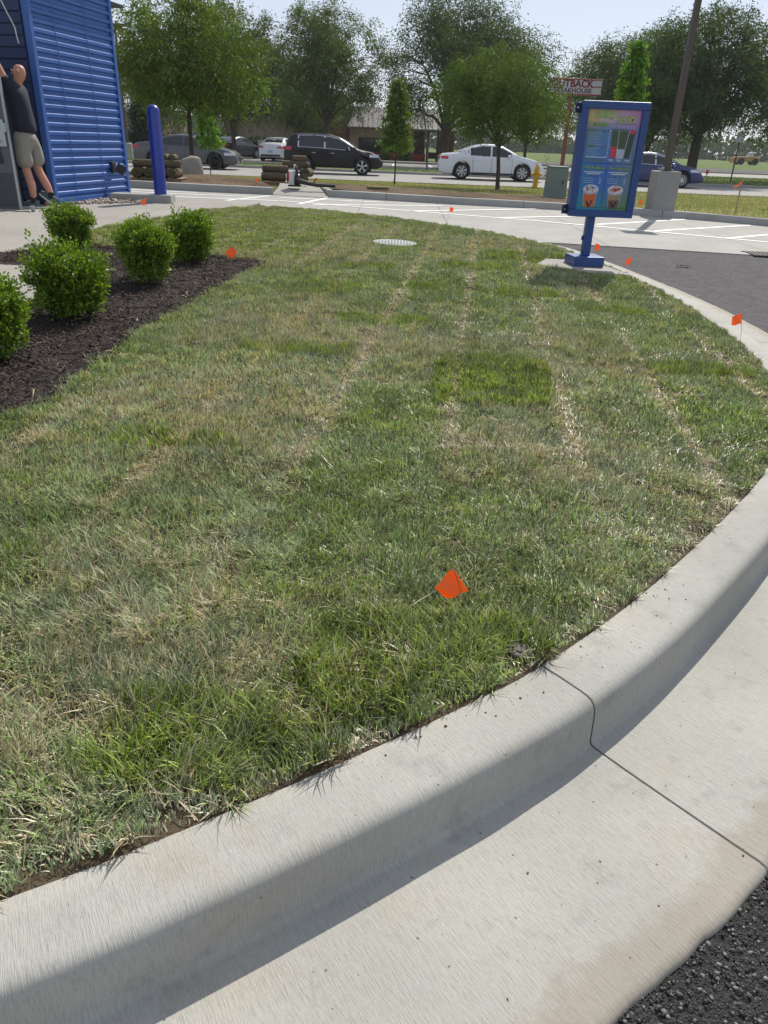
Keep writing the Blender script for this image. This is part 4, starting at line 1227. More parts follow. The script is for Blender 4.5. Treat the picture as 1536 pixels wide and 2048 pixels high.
# headline on a wavy baseline, dark outline behind green letters
HL = 'FLAVOR FUSION'
cw = .70 / len(HL)
for i, ch in enumerate(HL):
    if ch == ' ': continue
    tt = (i + .5) / len(HL); u = .13 + tt * .78
    v = .928 + (.014 if i < 6 else -.012) * 1.0 + .012 * math.sin(tt * 6.3)
    rr = -.16 + .22 * math.cos(tt * 6.5)
    text(ch, u, v, .096, 'navy', 3, rot=-.10 + .10 * math.cos(tt * 7), offset=.0046, sx_=.60)
    text(ch, u, v, .096, 'lime', 5, rot=-.10 + .10 * math.cos(tt * 7), offset=.0012, sx_=.60)
for (s_, u, v, sz) in (('Matcha', .25, .862, .056), ('Mocha Berry', .255, .430, .044), ('Dulce de Leche', .750, .428, .037)):
    text(s_, u, v, sz, 'navy', 3, shear=.45, offset=.0024, rot=-.03); text(s_, u, v, sz, 'lime', 4, shear=.45, offset=.0, rot=-.03)
# panel outlines
bar(.38, .96, .868, .0016, 'purple'); bar(.02, .10, .874, .0016, 'purple'); bar(.02, .98, .475, .0025, 'navy'); bar(.49, .51, .475, .003, 'navy', 2)
shape([(.497, .02), (.503, .02), (.503, .44), (.497, .44)], 'navy', 1)
bar(.02, .48, .018, .0015, 'navy'); bar(.52, .98, .018, .0015, 'navy')
shape([(.955, .50), (.960, .50), (.960, .86), (.955, .86)], 'purple', 1)
# tall cups
for (u0, u1, b0, b1, kind) in ((.50, .66, .53, .65, 'pink'), (.80, .95, .80, .90, 'dark'), (.63, .83, .645, .775, 'mid')):
    shape([(b0, .535), (b1, .535), (u1, .805), (u0, .805)], 'matcha' if kind != 'dark' else 'matcha2', 2 if kind != 'mid' else 5, 'cup')
    def fr(t, e): return (b0 + (u0 - b0) * t) if e == 0 else (b1 + (u1 - b1) * t)
    k0 = 3 if kind != 'mid' else 6
    if kind == 'pink': shape([(b0, .535), (b1, .535), (fr(.38, 1), .637), (fr(.42, 0), .648)], 'red', k0, 'cup_fill')
    if kind == 'mid':
        shape([(b0, .528), (b1, .528), (fr(.32, 1), .62), (fr(.36, 0), .625)], 'cup', k0, 'cup_fill')
        for e in (0, 1): shape([(fr(0, e) - .006, .53), (fr(0, e) + .006, .53), (fr(1, e) + .006, .81), (fr(1, e) - .006, .81)], 'cup', k0 + 1, 'cup_edge')
    if kind == 'dark': shape(ell(.885, .795, .055, .022), 'red', k0, 'cup_topping')
    else: shape(ell((u0 + u1) / 2, .808, (u1 - u0) / 2, .014), 'sub', k0 + 1, 'cup_foam')
for u in (.545, .70, .87):
    bar(u - .05, u + .05, .515, .003, 'white', 2); bar(u - .03, u + .04, .503, .0025, 'white', 2)
# small print lines (too small to read in the photo)
for i in range(14):
    v = .80 - i * .0195
    if i in (0, 8): bar(.05, .21, v, .008, 'olive', 1); bar(.33 - .0, .43, v - .002, .006, 'navy', 2); bar(.35, .41, v - .002, .0028, 'pale', 3); bar(.445, .48, v - .002, .004, 'white', 2)
    else: bar(.05, .24 + .10 * ((i * 7) % 5) / 5, v, .0024, 'pale', 1); bar(.445, .47, v, .003, 'white', 1)
bar(.05, .46, .535, .0035, 'white', 1); bar(.07, .40, .505, .008, 'olive', 1)
for u in (.25, .74):
    bar(u - .19, u + .19, .385, .0042, 'white', 1); bar(u - .13, u + .14, .368, .0042, 'white', 1); bar(u - .05, u + .05, .345, .007, 'navy', 1); bar(u - .03, u + .03, .345, .0028, 'pale', 2)
    for i in range(3): bar(u - .19, u + .02, .320 - .022 * i, .0026, 'pale', 1); bar(u + .13, u + .17, .318 - .022 * i, .003, 'white', 1)
# iced cups at the bottom
for (cu_, fill, top, dots) in ((.245, 'orange', 'foam', 'purple'), (.735, 'choc', 'foam', 'crumb')):
    shape([(cu_ - .105, .022), (cu_ + .105, .022), (cu_ + .145, .20), (cu_ - .145, .20)], 'cup', 1, 'cup')
    shape([(cu_ - .098, .022), (cu_ + .098, .022), (cu_ + .128, .165), (cu_ - .128, .165)], fill, 2, 'cup_fill')
    if fill == 'choc': shape([(cu_ - .115, .10), (cu_ + .115, .10), (cu_ + .128, .165), (cu_ - .128, .165)], 'tan', 3, 'cup_fill')
    shape(ell(cu_, .205, .160, .052), 'cup', 4, 'cup_lid'); shape(ell(cu_, .212, .138, .040), top, 5, 'cup_foam')
    rr = random.Random(7 if fill == 'orange' else 9)
    for i in range(26 if fill == 'orange' else 44):
        a = rr.random() * 6.283; q = math.sqrt(rr.random()) * .9; u_, v_ = cu_ + .125 * q * math.cos(a), .214 + .034 * q * math.sin(a)
        s1, s2 = .010 + .010 * rr.random(), .004 + .003 * rr.random()
        shape(ell(u_, v_, s1, s2, 7), dots if i % 3 else ('green' if fill == 'orange' else 'red'), 6 + (i % 3), 'topping')
    shape([(cu_ - .07, .085), (cu_ - .035, .085), (cu_ + .005, .045), (cu_ + .04, .095), (cu_ + .065, .088), (cu_ + .015, .022), (cu_ - .02, .022)], 'navy', 4, 'cup_emblem')

# ================================================================== VEHICLES
M['glass'] = pm('tinted_glass', (.012, .015, .018), .06, var=.1, spec=.8)
M['tyre'] = pm('tyre', (.018, .018, .019), .85, var=.2)
M['rim'] = pm('alloy', (.55, .56, .58), .3, .8, var=.1)
M['rim_dark'] = pm('dark_alloy', (.03, .03, .032), .35, .6)
M['tail'] = pm('tail_lamp', (.45, .012, .03), .15, var=.1, coat=.5)
M['lamp_glass'] = pm('head_lamp', (.55, .57, .60), .12, var=.1, coat=.5)
M['black_trim'] = pm('black_trim', (.015, .015, .016), .6)
M['plate'] = pm('licence_plate', (.30, .42, .52), .5)
def paint(name, col, metal=.3):
    return pm(name, col, .32, metal, var=.03, scale=3, coat=.5)
def car(name, label, cx, cy, rz, S, pmat, group=None, rimmat='rim', detail=True, z=0.0):
    L, W = S['L'], S['W']
    root = empty(name, (cx, cy, z), rz, label, 'car', group)
    tp = np.array(S['top']); bl = np.array(S['belt']); wx = S['wheels']; wr = S['r']; sill = S['sill']
    fx0, fx1, rx0, rx1 = S['ws'][1], S['ws'][0], S['rw'][0], S['rw'][1]
    xs = np.unique(np.r_[np.linspace(0, L, int(L / .045)), tp[:, 0]])
    ra = wr + .045
    def ztop(x):
        d = .06
        return (np.interp(x - d, tp[:, 0], tp[:, 1]) + 2 * np.interp(x, tp[:, 0], tp[:, 1]) + np.interp(x + d, tp[:, 0], tp[:, 1])) / 4
    def zbelt(x): return np.minimum(np.interp(x, bl[:, 0], bl[:, 1]), ztop(x) - .015)
    def zbot(x):
        b = np.interp(x, [0, .25, .6, L - .6, L - .2, L], [sill + .10, sill + .02, sill, sill, sill + .01, sill + .08])
        for w_ in wx:
            dx = np.abs(x - w_)
            b = np.where(dx < ra, np.maximum(b, wr + np.sqrt(np.maximum(ra * ra - dx * dx, 0))), b)
        return b
    def hw(x):
        f = np.clip(1 - x / .75, 0, 1); g = np.clip(1 - (L - x) / 1.0, 0, 1)
        return W / 2 * (1 - .13 * f ** 2 - .20 * g ** 2.2)
    def wtop(x):                                   # half width at the top of the section
        t = np.clip(np.minimum((x - rx0) / max(.01, rx1 - rx0), (fx1 - x) / max(.01, fx1 - fx0)), 0, 1)
        return hw(x) * (.86 - .14 * t)
    def section(x):
        zb_, zs, zt = zbot(x), zbelt(x), ztop(x)
        w_, wt = hw(x), wtop(x)
        zm = lambda f: zb_ + (zs - zb_) * f
        return np.array([(0, zb_), (w_ * .88, zb_), (w_ * .965, zm(.07)), (w_ * 1.0, zm(.42)), (w_ * .985, zm(.62)), (w_ * .992, zm(.80)), (w_ * .955, zs),
                         (w_ * .955 + (wt - w_ * .955) * .5 + .012 * (zt - zs > .2), zs + (zt - zs) * .5), (wt, zs + (zt - zs) * .90), (wt * .90, zt - .004), (wt * .5, zt + .012), (0, zt + .018)])
    Sx = [section(x) for x in xs]
    nS = len(Sx[0])
    V = []; F = []
    for x, s_ in zip(xs, Sx):
        V += [(x - L / 2, -a, b) for a, b in s_]
        V += [(x - L / 2, a, b) for a, b in s_[::-1][1:-1]]
    k = 2 * nS - 2
    for i in range(len(xs) - 1):
        for j in range(k):
            F.append((i * k + j, i * k + (j + 1) % k, (i + 1) * k + (j + 1) % k, (i + 1) * k + j))
    F.append(tuple(reversed(range(k)))); F.append(tuple((len(xs) - 1) * k + j for j in range(k)))
    body = MB().add(V, F).build('body', pmat, root, smooth=True)
    def sy(x, zz):
        s_ = section(x); return float(np.interp(zz, s_[1:10, 1], s_[1:10, 0]))
    def patch(nm, mat, xa, xb, zlo, zhi, side, nx=14, nz=4, lift=.006, par=body):
        G = np.zeros((nx + 1, nz + 1, 3))
        for i in range(nx + 1):
            x = xa + (xb - xa) * i / nx
            a, b = (zlo(x) if callable(zlo) else zlo), (zhi(x) if callable(zhi) else zhi)
            b = max(a + .002, b)
            for j in range(nz + 1):
                zz = a + (b - a) * j / nz
                G[i, j] = (x - L / 2, side * (sy(x, zz) + lift), zz)
        return MB().grid(G).build(nm, mat, par, smooth=True, fix=False)
    def toppatch(nm, mat, xa, xb, f, lift=.006):
        G = np.zeros((9, 9, 3))
        for i in range(9):
            x = xa + (xb - xa) * i / 8; ww = float(wtop(np.array(x))) * f
            for j in range(9):
                y_ = (j / 4 - 1) * ww
                G[i, j] = (x - L / 2, y_, float(ztop(np.array(x))) + .012 + lift)
        return MB().grid(G).build(nm, mat, body, smooth=True, fix=False)
    zl = lambda x: float(zbelt(np.array(x))) + .035
    zh = lambda x: float(ztop(np.array(x))) - .085
    ga, gb, pil = S['glass'][0], S['glass'][1], S['pillar']
    for sd in (-1, 1):
        if S.get('chrome'):
            patch('window_trim', M['rim'], ga - .06, gb + .05, lambda x: zl(x) - .02, lambda x: zh(x) + .028, sd, 24, 2, .003)
        patch('window', M['glass'], ga, pil - .04, zl, zh, sd)
        patch('window', M['glass'], pil + .04, gb, zl, zh, sd)
        if detail:
            for dx in S['doors']:
                patch('door_gap', M['black_trim'], dx - .007, dx + .007, lambda x: float(zbot(np.array(x))) + .06, lambda x: float(zbelt(np.array(x))), sd, 1, 8, .003)
            for hx in S['handles']:
                z_ = S.get('hz', .80); MB().box((hx - L / 2, sd * (sy(hx, z_) + .016), z_), (.19, .03, .032)).build('door_handle', M['rim'] if S.get('chrome') else pmat, root, bevel=.008)
            mx_ = S['mirror']; zz = float(zbelt(np.array(mx_))) + .07
            MB().box((mx_ - L / 2, sd * (sy(mx_, zz) + .10), zz), (.13, .22, .13)).build('mirror', pmat, root, bevel=.03)
            patch('sill_cladding', M['black_trim'], wx[0] + ra + .02, wx[1] - ra - .02, lambda x: sill + .005, lambda x: sill + S.get('clad', .08), sd, 10, 2, .007)
        tl, hl = S['tail'], S['head']
        patch('tail_light', M['tail'], tl[0], tl[1], tl[2], tl[3], sd, 6, 3, .010)
        patch('headlight', M['lamp_glass'], hl[0], hl[1], hl[2], hl[3], sd, 8, 3, .010)
    toppatch('windscreen', M['glass'], fx0 + .05, fx1 - .10, .84)
    toppatch('rear_window', M['glass'], rx0 + .10, rx1 - .05, .80)
    # rear: plate, bumper strip, lamps across the back
    MB().box((-L / 2 - .006, 0, S.get('plz', .78)), (.012, .32, .16)).build('licence_plate', M['plate'], root)
    MB().box((-L / 2 + .02, 0, sill + .17), (.06, W * .74, .12)).build('rear_bumper_trim', M['black_trim'], root, bevel=.02)
    for sd in (-1, 1):
        MB().box((-L / 2 - .002, sd * W * .34, (tl[2] + tl[3]) / 2), (.02, W * .16, (tl[3] - tl[2]) * .9)).build('tail_light', M['tail'], root, bevel=.008)
        MB().box((L / 2 - .03, sd * W * .27, sill + .16), (.07, .26, .08)).build('fog_lamp', M['lamp_glass'], root, bevel=.01)
    MB().box((L / 2 - .012, 0, sill + .27), (.05, W * .46, .18)).build('grille', M['black_trim'], root, bevel=.02)
    MB().box((0, 0, sill + .10), (L * .86, W * .60, .16)).build('underbody', M['black_trim'], root)
    MB().box((wx[0] - L / 2, 0, wr + .03), (2 * ra - .06, W * .66, .5)).build('wheel_well', M['black_trim'], root)
    MB().box((wx[1] - L / 2, 0, wr + .03), (2 * ra - .06, W * .66, .5)).build('wheel_well', M['black_trim'], root)
    # wheels
    for w_ in wx:
        for sd in (-1, 1):
            we = MB(); tw = .11; o_y = sd * (W / 2 - .115)
            we.lathe([(wr * .66, -tw), (wr * .90, -tw), (wr * .98, -tw * .8), (wr, -tw * .4), (wr, tw * .4), (wr * .98, tw * .8), (wr * .90, tw), (wr * .66, tw)], 32, (0, 0, 0), 'Y', cap=False)
            wo = we.build('wheel', M['tyre'], root, smooth=True); wo.location = (w_ - L / 2, o_y, wr)
            rm = MB(); yo = sd * tw * .80
            rm.lathe([(wr * .60, yo - sd * .05), (wr * .67, yo), (wr * .69, yo + sd * .012), (wr * .64, yo + sd * .01), (wr * .60, yo - sd * .02)], 32, (0, 0, 0), 'Y', cap=False)
            rm.lathe([(0, yo - sd * .004), (wr * .17, yo), (wr * .17, yo - sd * .03)], 12, (0, 0, 0), 'Y')
            ns = S.get('spokes', 5)
            for q_ in range(ns):
                for off in ((-.16, .16) if S.get('twin', True) else (0,)):
                    a = 2 * math.pi * q_ / ns + .3 + off * .9
                    p0 = Vector((math.cos(a - off * .4) * wr * .12, yo - sd * .004, math.sin(a - off * .4) * wr * .12)); p1 = Vector((math.cos(a) * wr * .64, yo - sd * .004, math.sin(a) * wr * .64))
                    dd = (p1 - p0); nn = Vector((-dd.z, 0, dd.x)).normalized() * wr * .045; yv = Vector((0, sd * .012, 0))
                    rm.add([p0 - nn, p0 + nn, p1 + nn * 1.3, p1 - nn * 1.3, p0 - nn + yv, p0 + nn + yv, p1 + nn * 1.3 + yv, p1 - nn * 1.3 + yv],
                           [(0, 1, 2, 3), (4, 5, 6, 7), (0, 1, 5, 4), (1, 2, 6, 5), (2, 3, 7, 6), (3, 0, 4, 7)])
            rm.build('rim', M[rimmat], wo)
            MB().lathe([(0, yo - sd * .055), (wr * .62, yo - sd * .055)], 20, (0, 0, 0), 'Y').build('brake_disc', M['black_trim'], wo, fix=False)
    return root
SUV = dict(L=4.63, W=1.84, r=.375, sill=.29, wheels=(.98, 3.69), top=[(0, .86), (.03, 1.02), (.10, 1.20), (.22, 1.50), (.34, 1.62), (.7, 1.68), (1.4, 1.70), (2.1, 1.67), (2.6, 1.57), (3.0, 1.37), (3.42, 1.11), (3.6, 1.06), (4.1, .97), (4.42, .83), (4.56, .68), (4.63, .55)],
           belt=[(0, 1.10), (1, 1.10), (2.5, 1.05), (3.6, 1.0), (4.63, .6)], ws=(3.42, 2.55), rw=(.05, .34), glass=(.72, 3.05), pillar=1.92, doors=(1.28, 2.02, 3.05), handles=(1.42, 2.30), hz=.90, mirror=2.98, chrome=True, clad=.16,
           tail=(.03, .36, .98, 1.13), head=(4.02, 4.44, .78, .90), spokes=5, plz=.95)
TAU = dict(L=5.0, W=1.93, r=.365, sill=.21, wheels=(1.08, 3.92), top=[(0, .72), (.04, .98), (.16, 1.07), (.45, 1.10), (.80, 1.13), (1.20, 1.30), (1.60, 1.45), (2.1, 1.53), (2.55, 1.53), (2.95, 1.46), (3.35, 1.28), (3.78, 1.07), (4.2, .99), (4.6, .90), (4.88, .72), (5.0, .50)],
           belt=[(0, .96), (.8, 1.02), (2, 1.0), (3.7, .96), (5, .6)], ws=(3.80, 2.95), rw=(.74, 1.72), glass=(1.45, 3.36), pillar=2.42, doors=(1.58, 2.46, 3.42), handles=(1.62, 2.62), hz=.86, mirror=3.25, clad=.12,
           tail=(.02, .42, .86, .98), head=(4.50, 4.84, .72, .84), spokes=7, plz=.62)
CAM = dict(TAU, L=4.9, W=1.84, r=.34, wheels=(1.02, 3.85), top=[(0, .70), (.04, .94), (.14, 1.03), (.5, 1.07), (.85, 1.11), (1.25, 1.27), (1.65, 1.39), (2.1, 1.445), (2.55, 1.43), (2.95, 1.34), (3.35, 1.18), (3.72, 1.01), (4.2, .90), (4.6, .80), (4.82, .64), (4.9, .45)],
           belt=[(0, .92), (.8, .98), (2, .95), (3.7, .88), (4.9, .5)], ws=(3.74, 2.85), rw=(.78, 1.75), head=(4.30, 4.76, .62, .74), tail=(.02, .36, .82, .94), spokes=8, twin=False, clad=.07, hz=.82, mirror=3.2)
SON = dict(CAM, L=4.82, W=1.83, wheels=(.98, 3.78), top=[(0, .72), (.04, .96), (.14, 1.05), (.42, 1.10), (.72, 1.14), (1.15, 1.31), (1.6, 1.43), (2.1, 1.475), (2.5, 1.45), (2.9, 1.35), (3.3, 1.17), (3.62, 1.02), (4.1, .92), (4.5, .82), (4.74, .66), (4.82, .45)],
           ws=(3.66, 2.8), rw=(.66, 1.65), head=(4.10, 4.66, .68, .80), spokes=10, chrome=True, glass=(1.3, 3.3))
car('sedan', 'dark grey sedan driving on the road behind the blue bollard', -10.02, 39.3, 0, CAM, paint('grey_paint', (.075, .078, .088)), rimmat='rim_dark')
car('suv', 'black sport utility vehicle with chrome window trim on the road', -3.05, 39.3, 0, SUV, pm('black_paint', (.009, .007, .010), .30, 0, var=.03, scale=3, coat=.15, spec=.35))
car('sedan', 'silver white sedan on the road behind the yellow hydrant', 4.43, 39.3, 0, TAU, paint('silver_white_paint', (.66, .68, .73), .1))
car('sedan', 'dark blue sedan on the road behind the lamp base', 12.05, 39.35, 0, SON, paint('blue_paint', (.018, .030, .12)))
# parked in the far lot, seen from behind
g_ = 'cars parked by the restaurant'
car('sedan', 'black parked sedan in the far lot left of the hedge', -11.9, 60.0, R(68), CAM, paint('dark_paint', (.03, .03, .034)), g_, detail=False)
car('sedan', 'white parked sedan in the far lot peeking out behind the black vehicle', -8.35, 57.6, R(84), SON, paint('white_paint', (.62, .62, .63), .0), g_, detail=False)
car('sedan', 'dark parked sedan in deep tree shade of the far lot', -15.6, 66.5, R(80), CAM, paint('dark_paint_two', (.02, .02, .022)), g_, detail=False)
car('sedan', 'pale parked car far left behind the blue building edge', -22.0, 61.0, R(86), SON, paint('pale_paint', (.55, .57, .60), .1), g_, detail=False)

# ================================================================== SOD, BOULDER, BLOWER
M['sod_soil'] = pm('sod_underside', (.105, .078, .045), .95, var=.45, scale=14, bmp=.9, bscale=30)
M['sod_green'] = pm('sod_edge', (.12, .12, .05), .95, var=.45, scale=30, bmp=.8, bscale=50)
M['wood'] = pm('pallet_wood', (.28, .19, .12), .85, var=.3, scale=9)
def sod_roll(label, loc, rz, L, r, group, seed):
    rr = np.random.default_rng(seed)
    root = empty('sod_roll', loc, rz, label, 'sod roll', group)
    G = []; n = 22
    for t in np.linspace(-.5, .5, 9):
        row = []
        for k in range(n + 1):
            a = 2 * math.pi * (k % n) / n
            q = r * (1 + .10 * (vnoise(np.array([a * 1.2 if k < n else 0]), np.array([t * 4 + seed]), 1.3, seed)[0] - .5) + .03 * math.sin(3 * a + seed))
            z_ = q * math.sin(a) * (.92 if math.sin(a) > 0 else .80)
            row.append((t * L, q * math.cos(a) * 1.06, r * .80 + z_))
        G.append(row)
    MB().grid(G).build('rolled_turf', M['sod_soil'], root, smooth=True, fix=False)
    for sd in (-1, 1):
        pts = []
        for k in range(60):
            a = k / 60 * 4.6 * math.pi; q = r * (.98 - .85 * k / 60)
            pts.append((sd * (L / 2 + .002), q * math.cos(a) * 1.05, r * .80 + q * math.sin(a) * .86))
        MB().tube(pts, .012, 4).build('spiral_edge', M['sod_green'], root)
        MB().lathe([(0, sd * (L / 2 - .004)), (r * 1.0, sd * (L / 2 - .004))], 22, (0, 0, r * .80), 'X').build('end_face', M['sod_soil'], root, fix=False)
    return root
def pallet(label, x, y, z, rz, wx_, wy_):
    root = empty('wooden_pallet', (x, y, z), rz, label, 'pallet', 'sod pallets')
    for k in range(6): MB().box((-wx_ / 2 + .06 + k * (wx_ - .12) / 5, 0, .085), (.11, wy_, .02)).build('deck_board', M['wood'], root)
    for s_ in (-1, 0, 1): MB().box((0, s_ * (wy_ / 2 - .05), .04), (wx_, .05, .07)).build('stringer', M['wood'], root)
z0 = gz(-5.45, 18.9)
pallet('low wooden pallet under the sod rolls left of the boulder', -5.50, 18.75, z0 - .04, R(4), 1.12, .75)
sg = 'sod rolls stacked on the left pallet'
for k in range(4):
    sod_roll(['leftmost sod roll in the bottom row of the left stack', 'second sod roll from the left in the bottom row of the left stack', 'third sod roll from the left in the bottom row of the left stack', 'rightmost sod roll in the bottom row of the left stack, next to the boulder'][k],
             (-5.93 + k * .255, 18.72 + k * .02, z0 + .055), R(92), .66, .118, sg, 10 + k)
sod_roll('long sod roll lying across the left half of the left stack', (-5.80, 18.66, z0 + .255), R(3), .50, .098, sg, 20)
sod_roll('long sod roll lying across the right half of the left stack', (-5.27, 18.70, z0 + .255), R(5), .54, .098, sg, 21)
sod_roll('small sod roll on top of the left stack, left of the pair', (-5.36, 18.90, z0 + .42), R(88), .40, .072, sg, 22)
sod_roll('small sod roll on top of the left stack, right of the pair', (-5.20, 18.91, z0 + .42), R(95), .40, .072, sg, 23)
z1 = gz(-2.8, 20.6) - .03
pallet('low wooden pallet under the sod rolls behind the leaf blower', -2.86, 20.65, z1 - .03, R(4), 1.15, .8)
sg = 'sod rolls stacked on the right pallet'
sod_roll('bottom left sod roll of the stack behind the leaf blower', (-3.13, 20.5, z1 + .07), R(4), .58, .12, sg, 30)
sod_roll('bottom right sod roll of the stack behind the leaf blower', (-2.54, 20.6, z1 + .07), R(8), .52, .12, sg, 31)
sod_roll('middle left sod roll of the stack behind the leaf blower', (-3.10, 20.62, z1 + .27), R(-3), .62, .10, sg, 32)
sod_roll('middle right sod roll sagging above the leaf blower', (-2.62, 20.86, z1 + .38), R(3), .62, .10, sg, 33)
sod_roll('topmost short sod roll in front of the black vehicle rear wheel', (-2.52, 20.9, z1 + .53), R(10), .34, .085, sg, 34)
sod_roll('end-on sod roll at the right end of the stack behind the blower', (-2.30, 20.8, z1 + .2), R(80), .40, .11, sg, 35)
# boulder
t = empty('boulder', (-5.32, 20.9, gz(-5.32, 20.9) - .03), 0, 'flat topped grey boulder under the young locust tree', 'boulder')
rr = np.random.default_rng(3); V = []; n_ = 18
G = []
for (zz, rad) in ((0, .30), (.10, .315), (.25, .29), (.38, .265), (.44, .24), (.47, .18), (.485, 0.001)):
    G.append([((rad * (1 + .16 * vnoise(np.array([math.cos(a) * 2]), np.array([math.sin(a) * 2 + zz * 2]), 1.5, 8)[0] - .08)) * math.cos(a) * 1.02, rad * math.sin(a) * .85, zz + .05 * math.cos(a + .6) * (zz > .3)) for a in np.linspace(0, 2 * math.pi, n_ + 1)])
for row in G: row[-1] = row[0]
MB().grid(G).build('rock', pm('limestone', (.30, .275, .24), .95, var=.25, scale=5, bmp=.8, bscale=9), t, smooth=True, fix=False)
# leaf blower
zb_ = gz(-2.45, 19.35) - .005
lb = empty('leaf_blower', (-2.45, 19.35, zb_), R(0), 'white and black backpack leaf blower on the ramp walk', 'leaf blower')
M['red'] = pm('red_plastic', (.45, .04, .03), .4); M['white_plastic'] = pm('white_plastic', (.62, .62, .60), .45)
MB().box((0, 0, .02), (.30, .24, .04)).build('base_frame', M['black_plastic'], lb, bevel=.012)
MB().box((-.05, .0, .20), (.20, .22, .28), taper=(.8, .8)).build('engine_cover', M['white_plastic'], lb, bevel=.04)
MB().box((-.13, .0, .22), (.05, .20, .20), taper=(.8, .8)).build('tank', M['red'], lb, bevel=.015)
MB().lathe([(.0, -.06), (.13, -.06), (.145, -.02), (.145, .02), (.12, .06), (0, .06)], 22, (.06, 0, .15), 'X').build('fan_housing', M['black_plastic'], lb, smooth=True)
MB().box((.07, -.02, .28), (.05, .26, .34), ry=R(-10)).build('back_pad', M['black_plastic'], lb, bevel=.02)
MB().tube([(.0, -.05, .40), (.0, -.02, .47), (.01, .05, .47), (.02, .08, .40)], .016, 8).build('carry_handle', M['white_plastic'], lb, smooth=True)
MB().tube([(.05, -.13, .14), (.16, -.17, .12), (.32, -.17, .09), (.55, -.14, .055), (.98, -.10, .05)], [.06, .056, .048, .045, .034], 14).build('blower_tube', M['black_plastic'], lb, smooth=True)
MB().tube([(.47, -.14, .08), (.49, -.14, .16), (.55, -.14, .20)], .02, 8).build('control_grip', M['red'], lb, smooth=True)
for sd in (-1, 1): MB().tube([(.09, sd * .07, .42), (.17, sd * .08, .30), (.16, sd * .09, .12), (.08, sd * .08, .06)], .014, 6).build('strap', M['black_plastic'], lb, smooth=True)
MB().tube([(.10, -.08, .05), (.2, -.16, .012), (.28, -.1, .012), (.22, -.04, .012)], .006, 5).build('cable', M['black_plastic'], lb)
# piece of dark turf lying on the dirt
t = empty('turf_scrap', (-.45, 19.75, gz(-.45, 19.75) + .03), R(8), 'dark flat turf scrap lying on the bare dirt bed', 'turf scrap')
MB().prism([(-.30, -.06), (-.1, -.10), (.22, -.07), (.28, .04), (.05, .10), (-.26, .07)], 0, .05).build('sod_piece', M['sod_green'], t, bevel=.015)
# torn leaf on the drive lane
t = empty('torn_leaf_scrap', (4.05, 10.85, float(lot(4.05, 10.85)) - .012), R(10), 'small brown curled debris lying on the asphalt lane', 'debris')
G = [[(-.10 + .022 * i, -.03 + .012 * j + .01 * math.sin(i), .012 + .02 * math.sin(i * .9 + j * .5) ** 2) for j in range(6)] for i in range(10)]
MB().grid(G).build('scrap', pm('dry_leaf', (.20, .15, .10), .9, var=.4, scale=30), t, fix=False)
# storm drain grate
gr = empty('drain_grate', (6.15, 12.75, float(lot(6.15, 12.75)) + .002), 0, 'slotted storm drain grate at the asphalt edge by the right border', 'drain grate')
M['iron'] = pm('cast_iron', (.10, .09, .085), .7, .3, var=.3, scale=20)
MB().box((0, 0, .0), (.80, .50, .012)).build('pit', M['joint'], gr)
for k in range(10): MB().box((-.36 + k * .08, 0, .012), (.036, .46, .016)).build('grate_bar', M['iron'], gr)
for s_ in (-1, 1): MB().box((0, s_ * .245, .012), (.82, .03, .018)).build('grate_rim', M['iron'], gr)

# ================================================================== HYDRANT, BOX, LAMP, STAKE
M['yellow'] = pm('hydrant_yellow', (.58, .33, .02), .5, var=.1, scale=8)
hy = empty('fire_hydrant', (5.62, 33.0, 0.0), R(10), 'yellow fire hydrant in front of the white sedan', 'fire hydrant')
MB().lathe([(.17, 0), (.17, .05), (.12, .06), (.105, .10), (.105, .52), (.135, .54), (.135, .58), (.115, .60), (.11, .70), (.085, .78), (.05, .83), (.03, .84), (.03, .90), (0, .90)], 24).build('barrel', M['yellow'], hy, smooth=True)
for sd in (-1, 1): MB().lathe([(.055, .08 * sd), (.055, .17 * sd), (.068, .175 * sd), (.068, .205 * sd), (.03, .21 * sd), (.025, .24 * sd), (0, .24 * sd)], 14, (0, 0, .50), 'X').build('side_nozzle', M['yellow'], hy, smooth=True)
MB().lathe([(.075, -.08), (.075, -.16), (.09, -.165), (.09, -.20), (.03, -.205), (.025, -.235), (0, -.235)], 16, (0, 0, .40), 'Y').build('pumper_nozzle', M['yellow'], hy, smooth=True)
M['green_box'] = pm('transformer_green', (.16, .21, .185), .55, var=.12, scale=3)
ub = empty('utility_box', (4.36, 22.3, gz(4.36, 22.3) - .02), R(4), 'grey green utility cabinet on the verge left of the menu board', 'utility box')
MB().box((0, 0, .38), (.52, .50, .78), taper=(.94, .92)).build('cabinet', M['green_box'], ub, bevel=.012)
MB().box((0, 0, .785), (.52, .50, .035)).build('lid', M['green_box'], ub, bevel=.010)
MB().box((.12, -.248, .42), (.05, .012, .10)).build('latch', M['iron'], ub, bevel=.003)
MB().box((0, 0, .0), (.60, .58, .06)).build('plinth', M['kerb_far'], ub)
M['bronze'] = pm('bronze_pole', (.085, .068, .055), .5, .3, var=.15, scale=4)
lp = empty('lamp_post', (6.30, 19.22, gz(6.30, 19.22) - .02), R(2), 'tall bronze lamp post on a round-cornered grey concrete base', 'lamp post')
MB().box((0, 0, .42), (.55, .55, .86)).build('concrete_base', concrete('lamp_base_concrete', (.30, .29, .275), stain=.05), lp, bevel=.035, seg=3)
MB().box((0, 0, .865), (.24, .24, .035)).build('base_plate', M['bronze'], lp, bevel=.006)
MB().box((.0, 0, .92), (.17, .17, .10)).build('base_cover', M['bronze'], lp, bevel=.01)
MB().box((-.12, -.08, .90), (.05, .05, .08)).build('conduit_cap', M['alu'], lp, bevel=.008)
MB().box((0, 0, 2.65), (.14, .14, 3.56), taper=(.86, .86)).build('pole', M['bronze'], lp, bevel=.006)
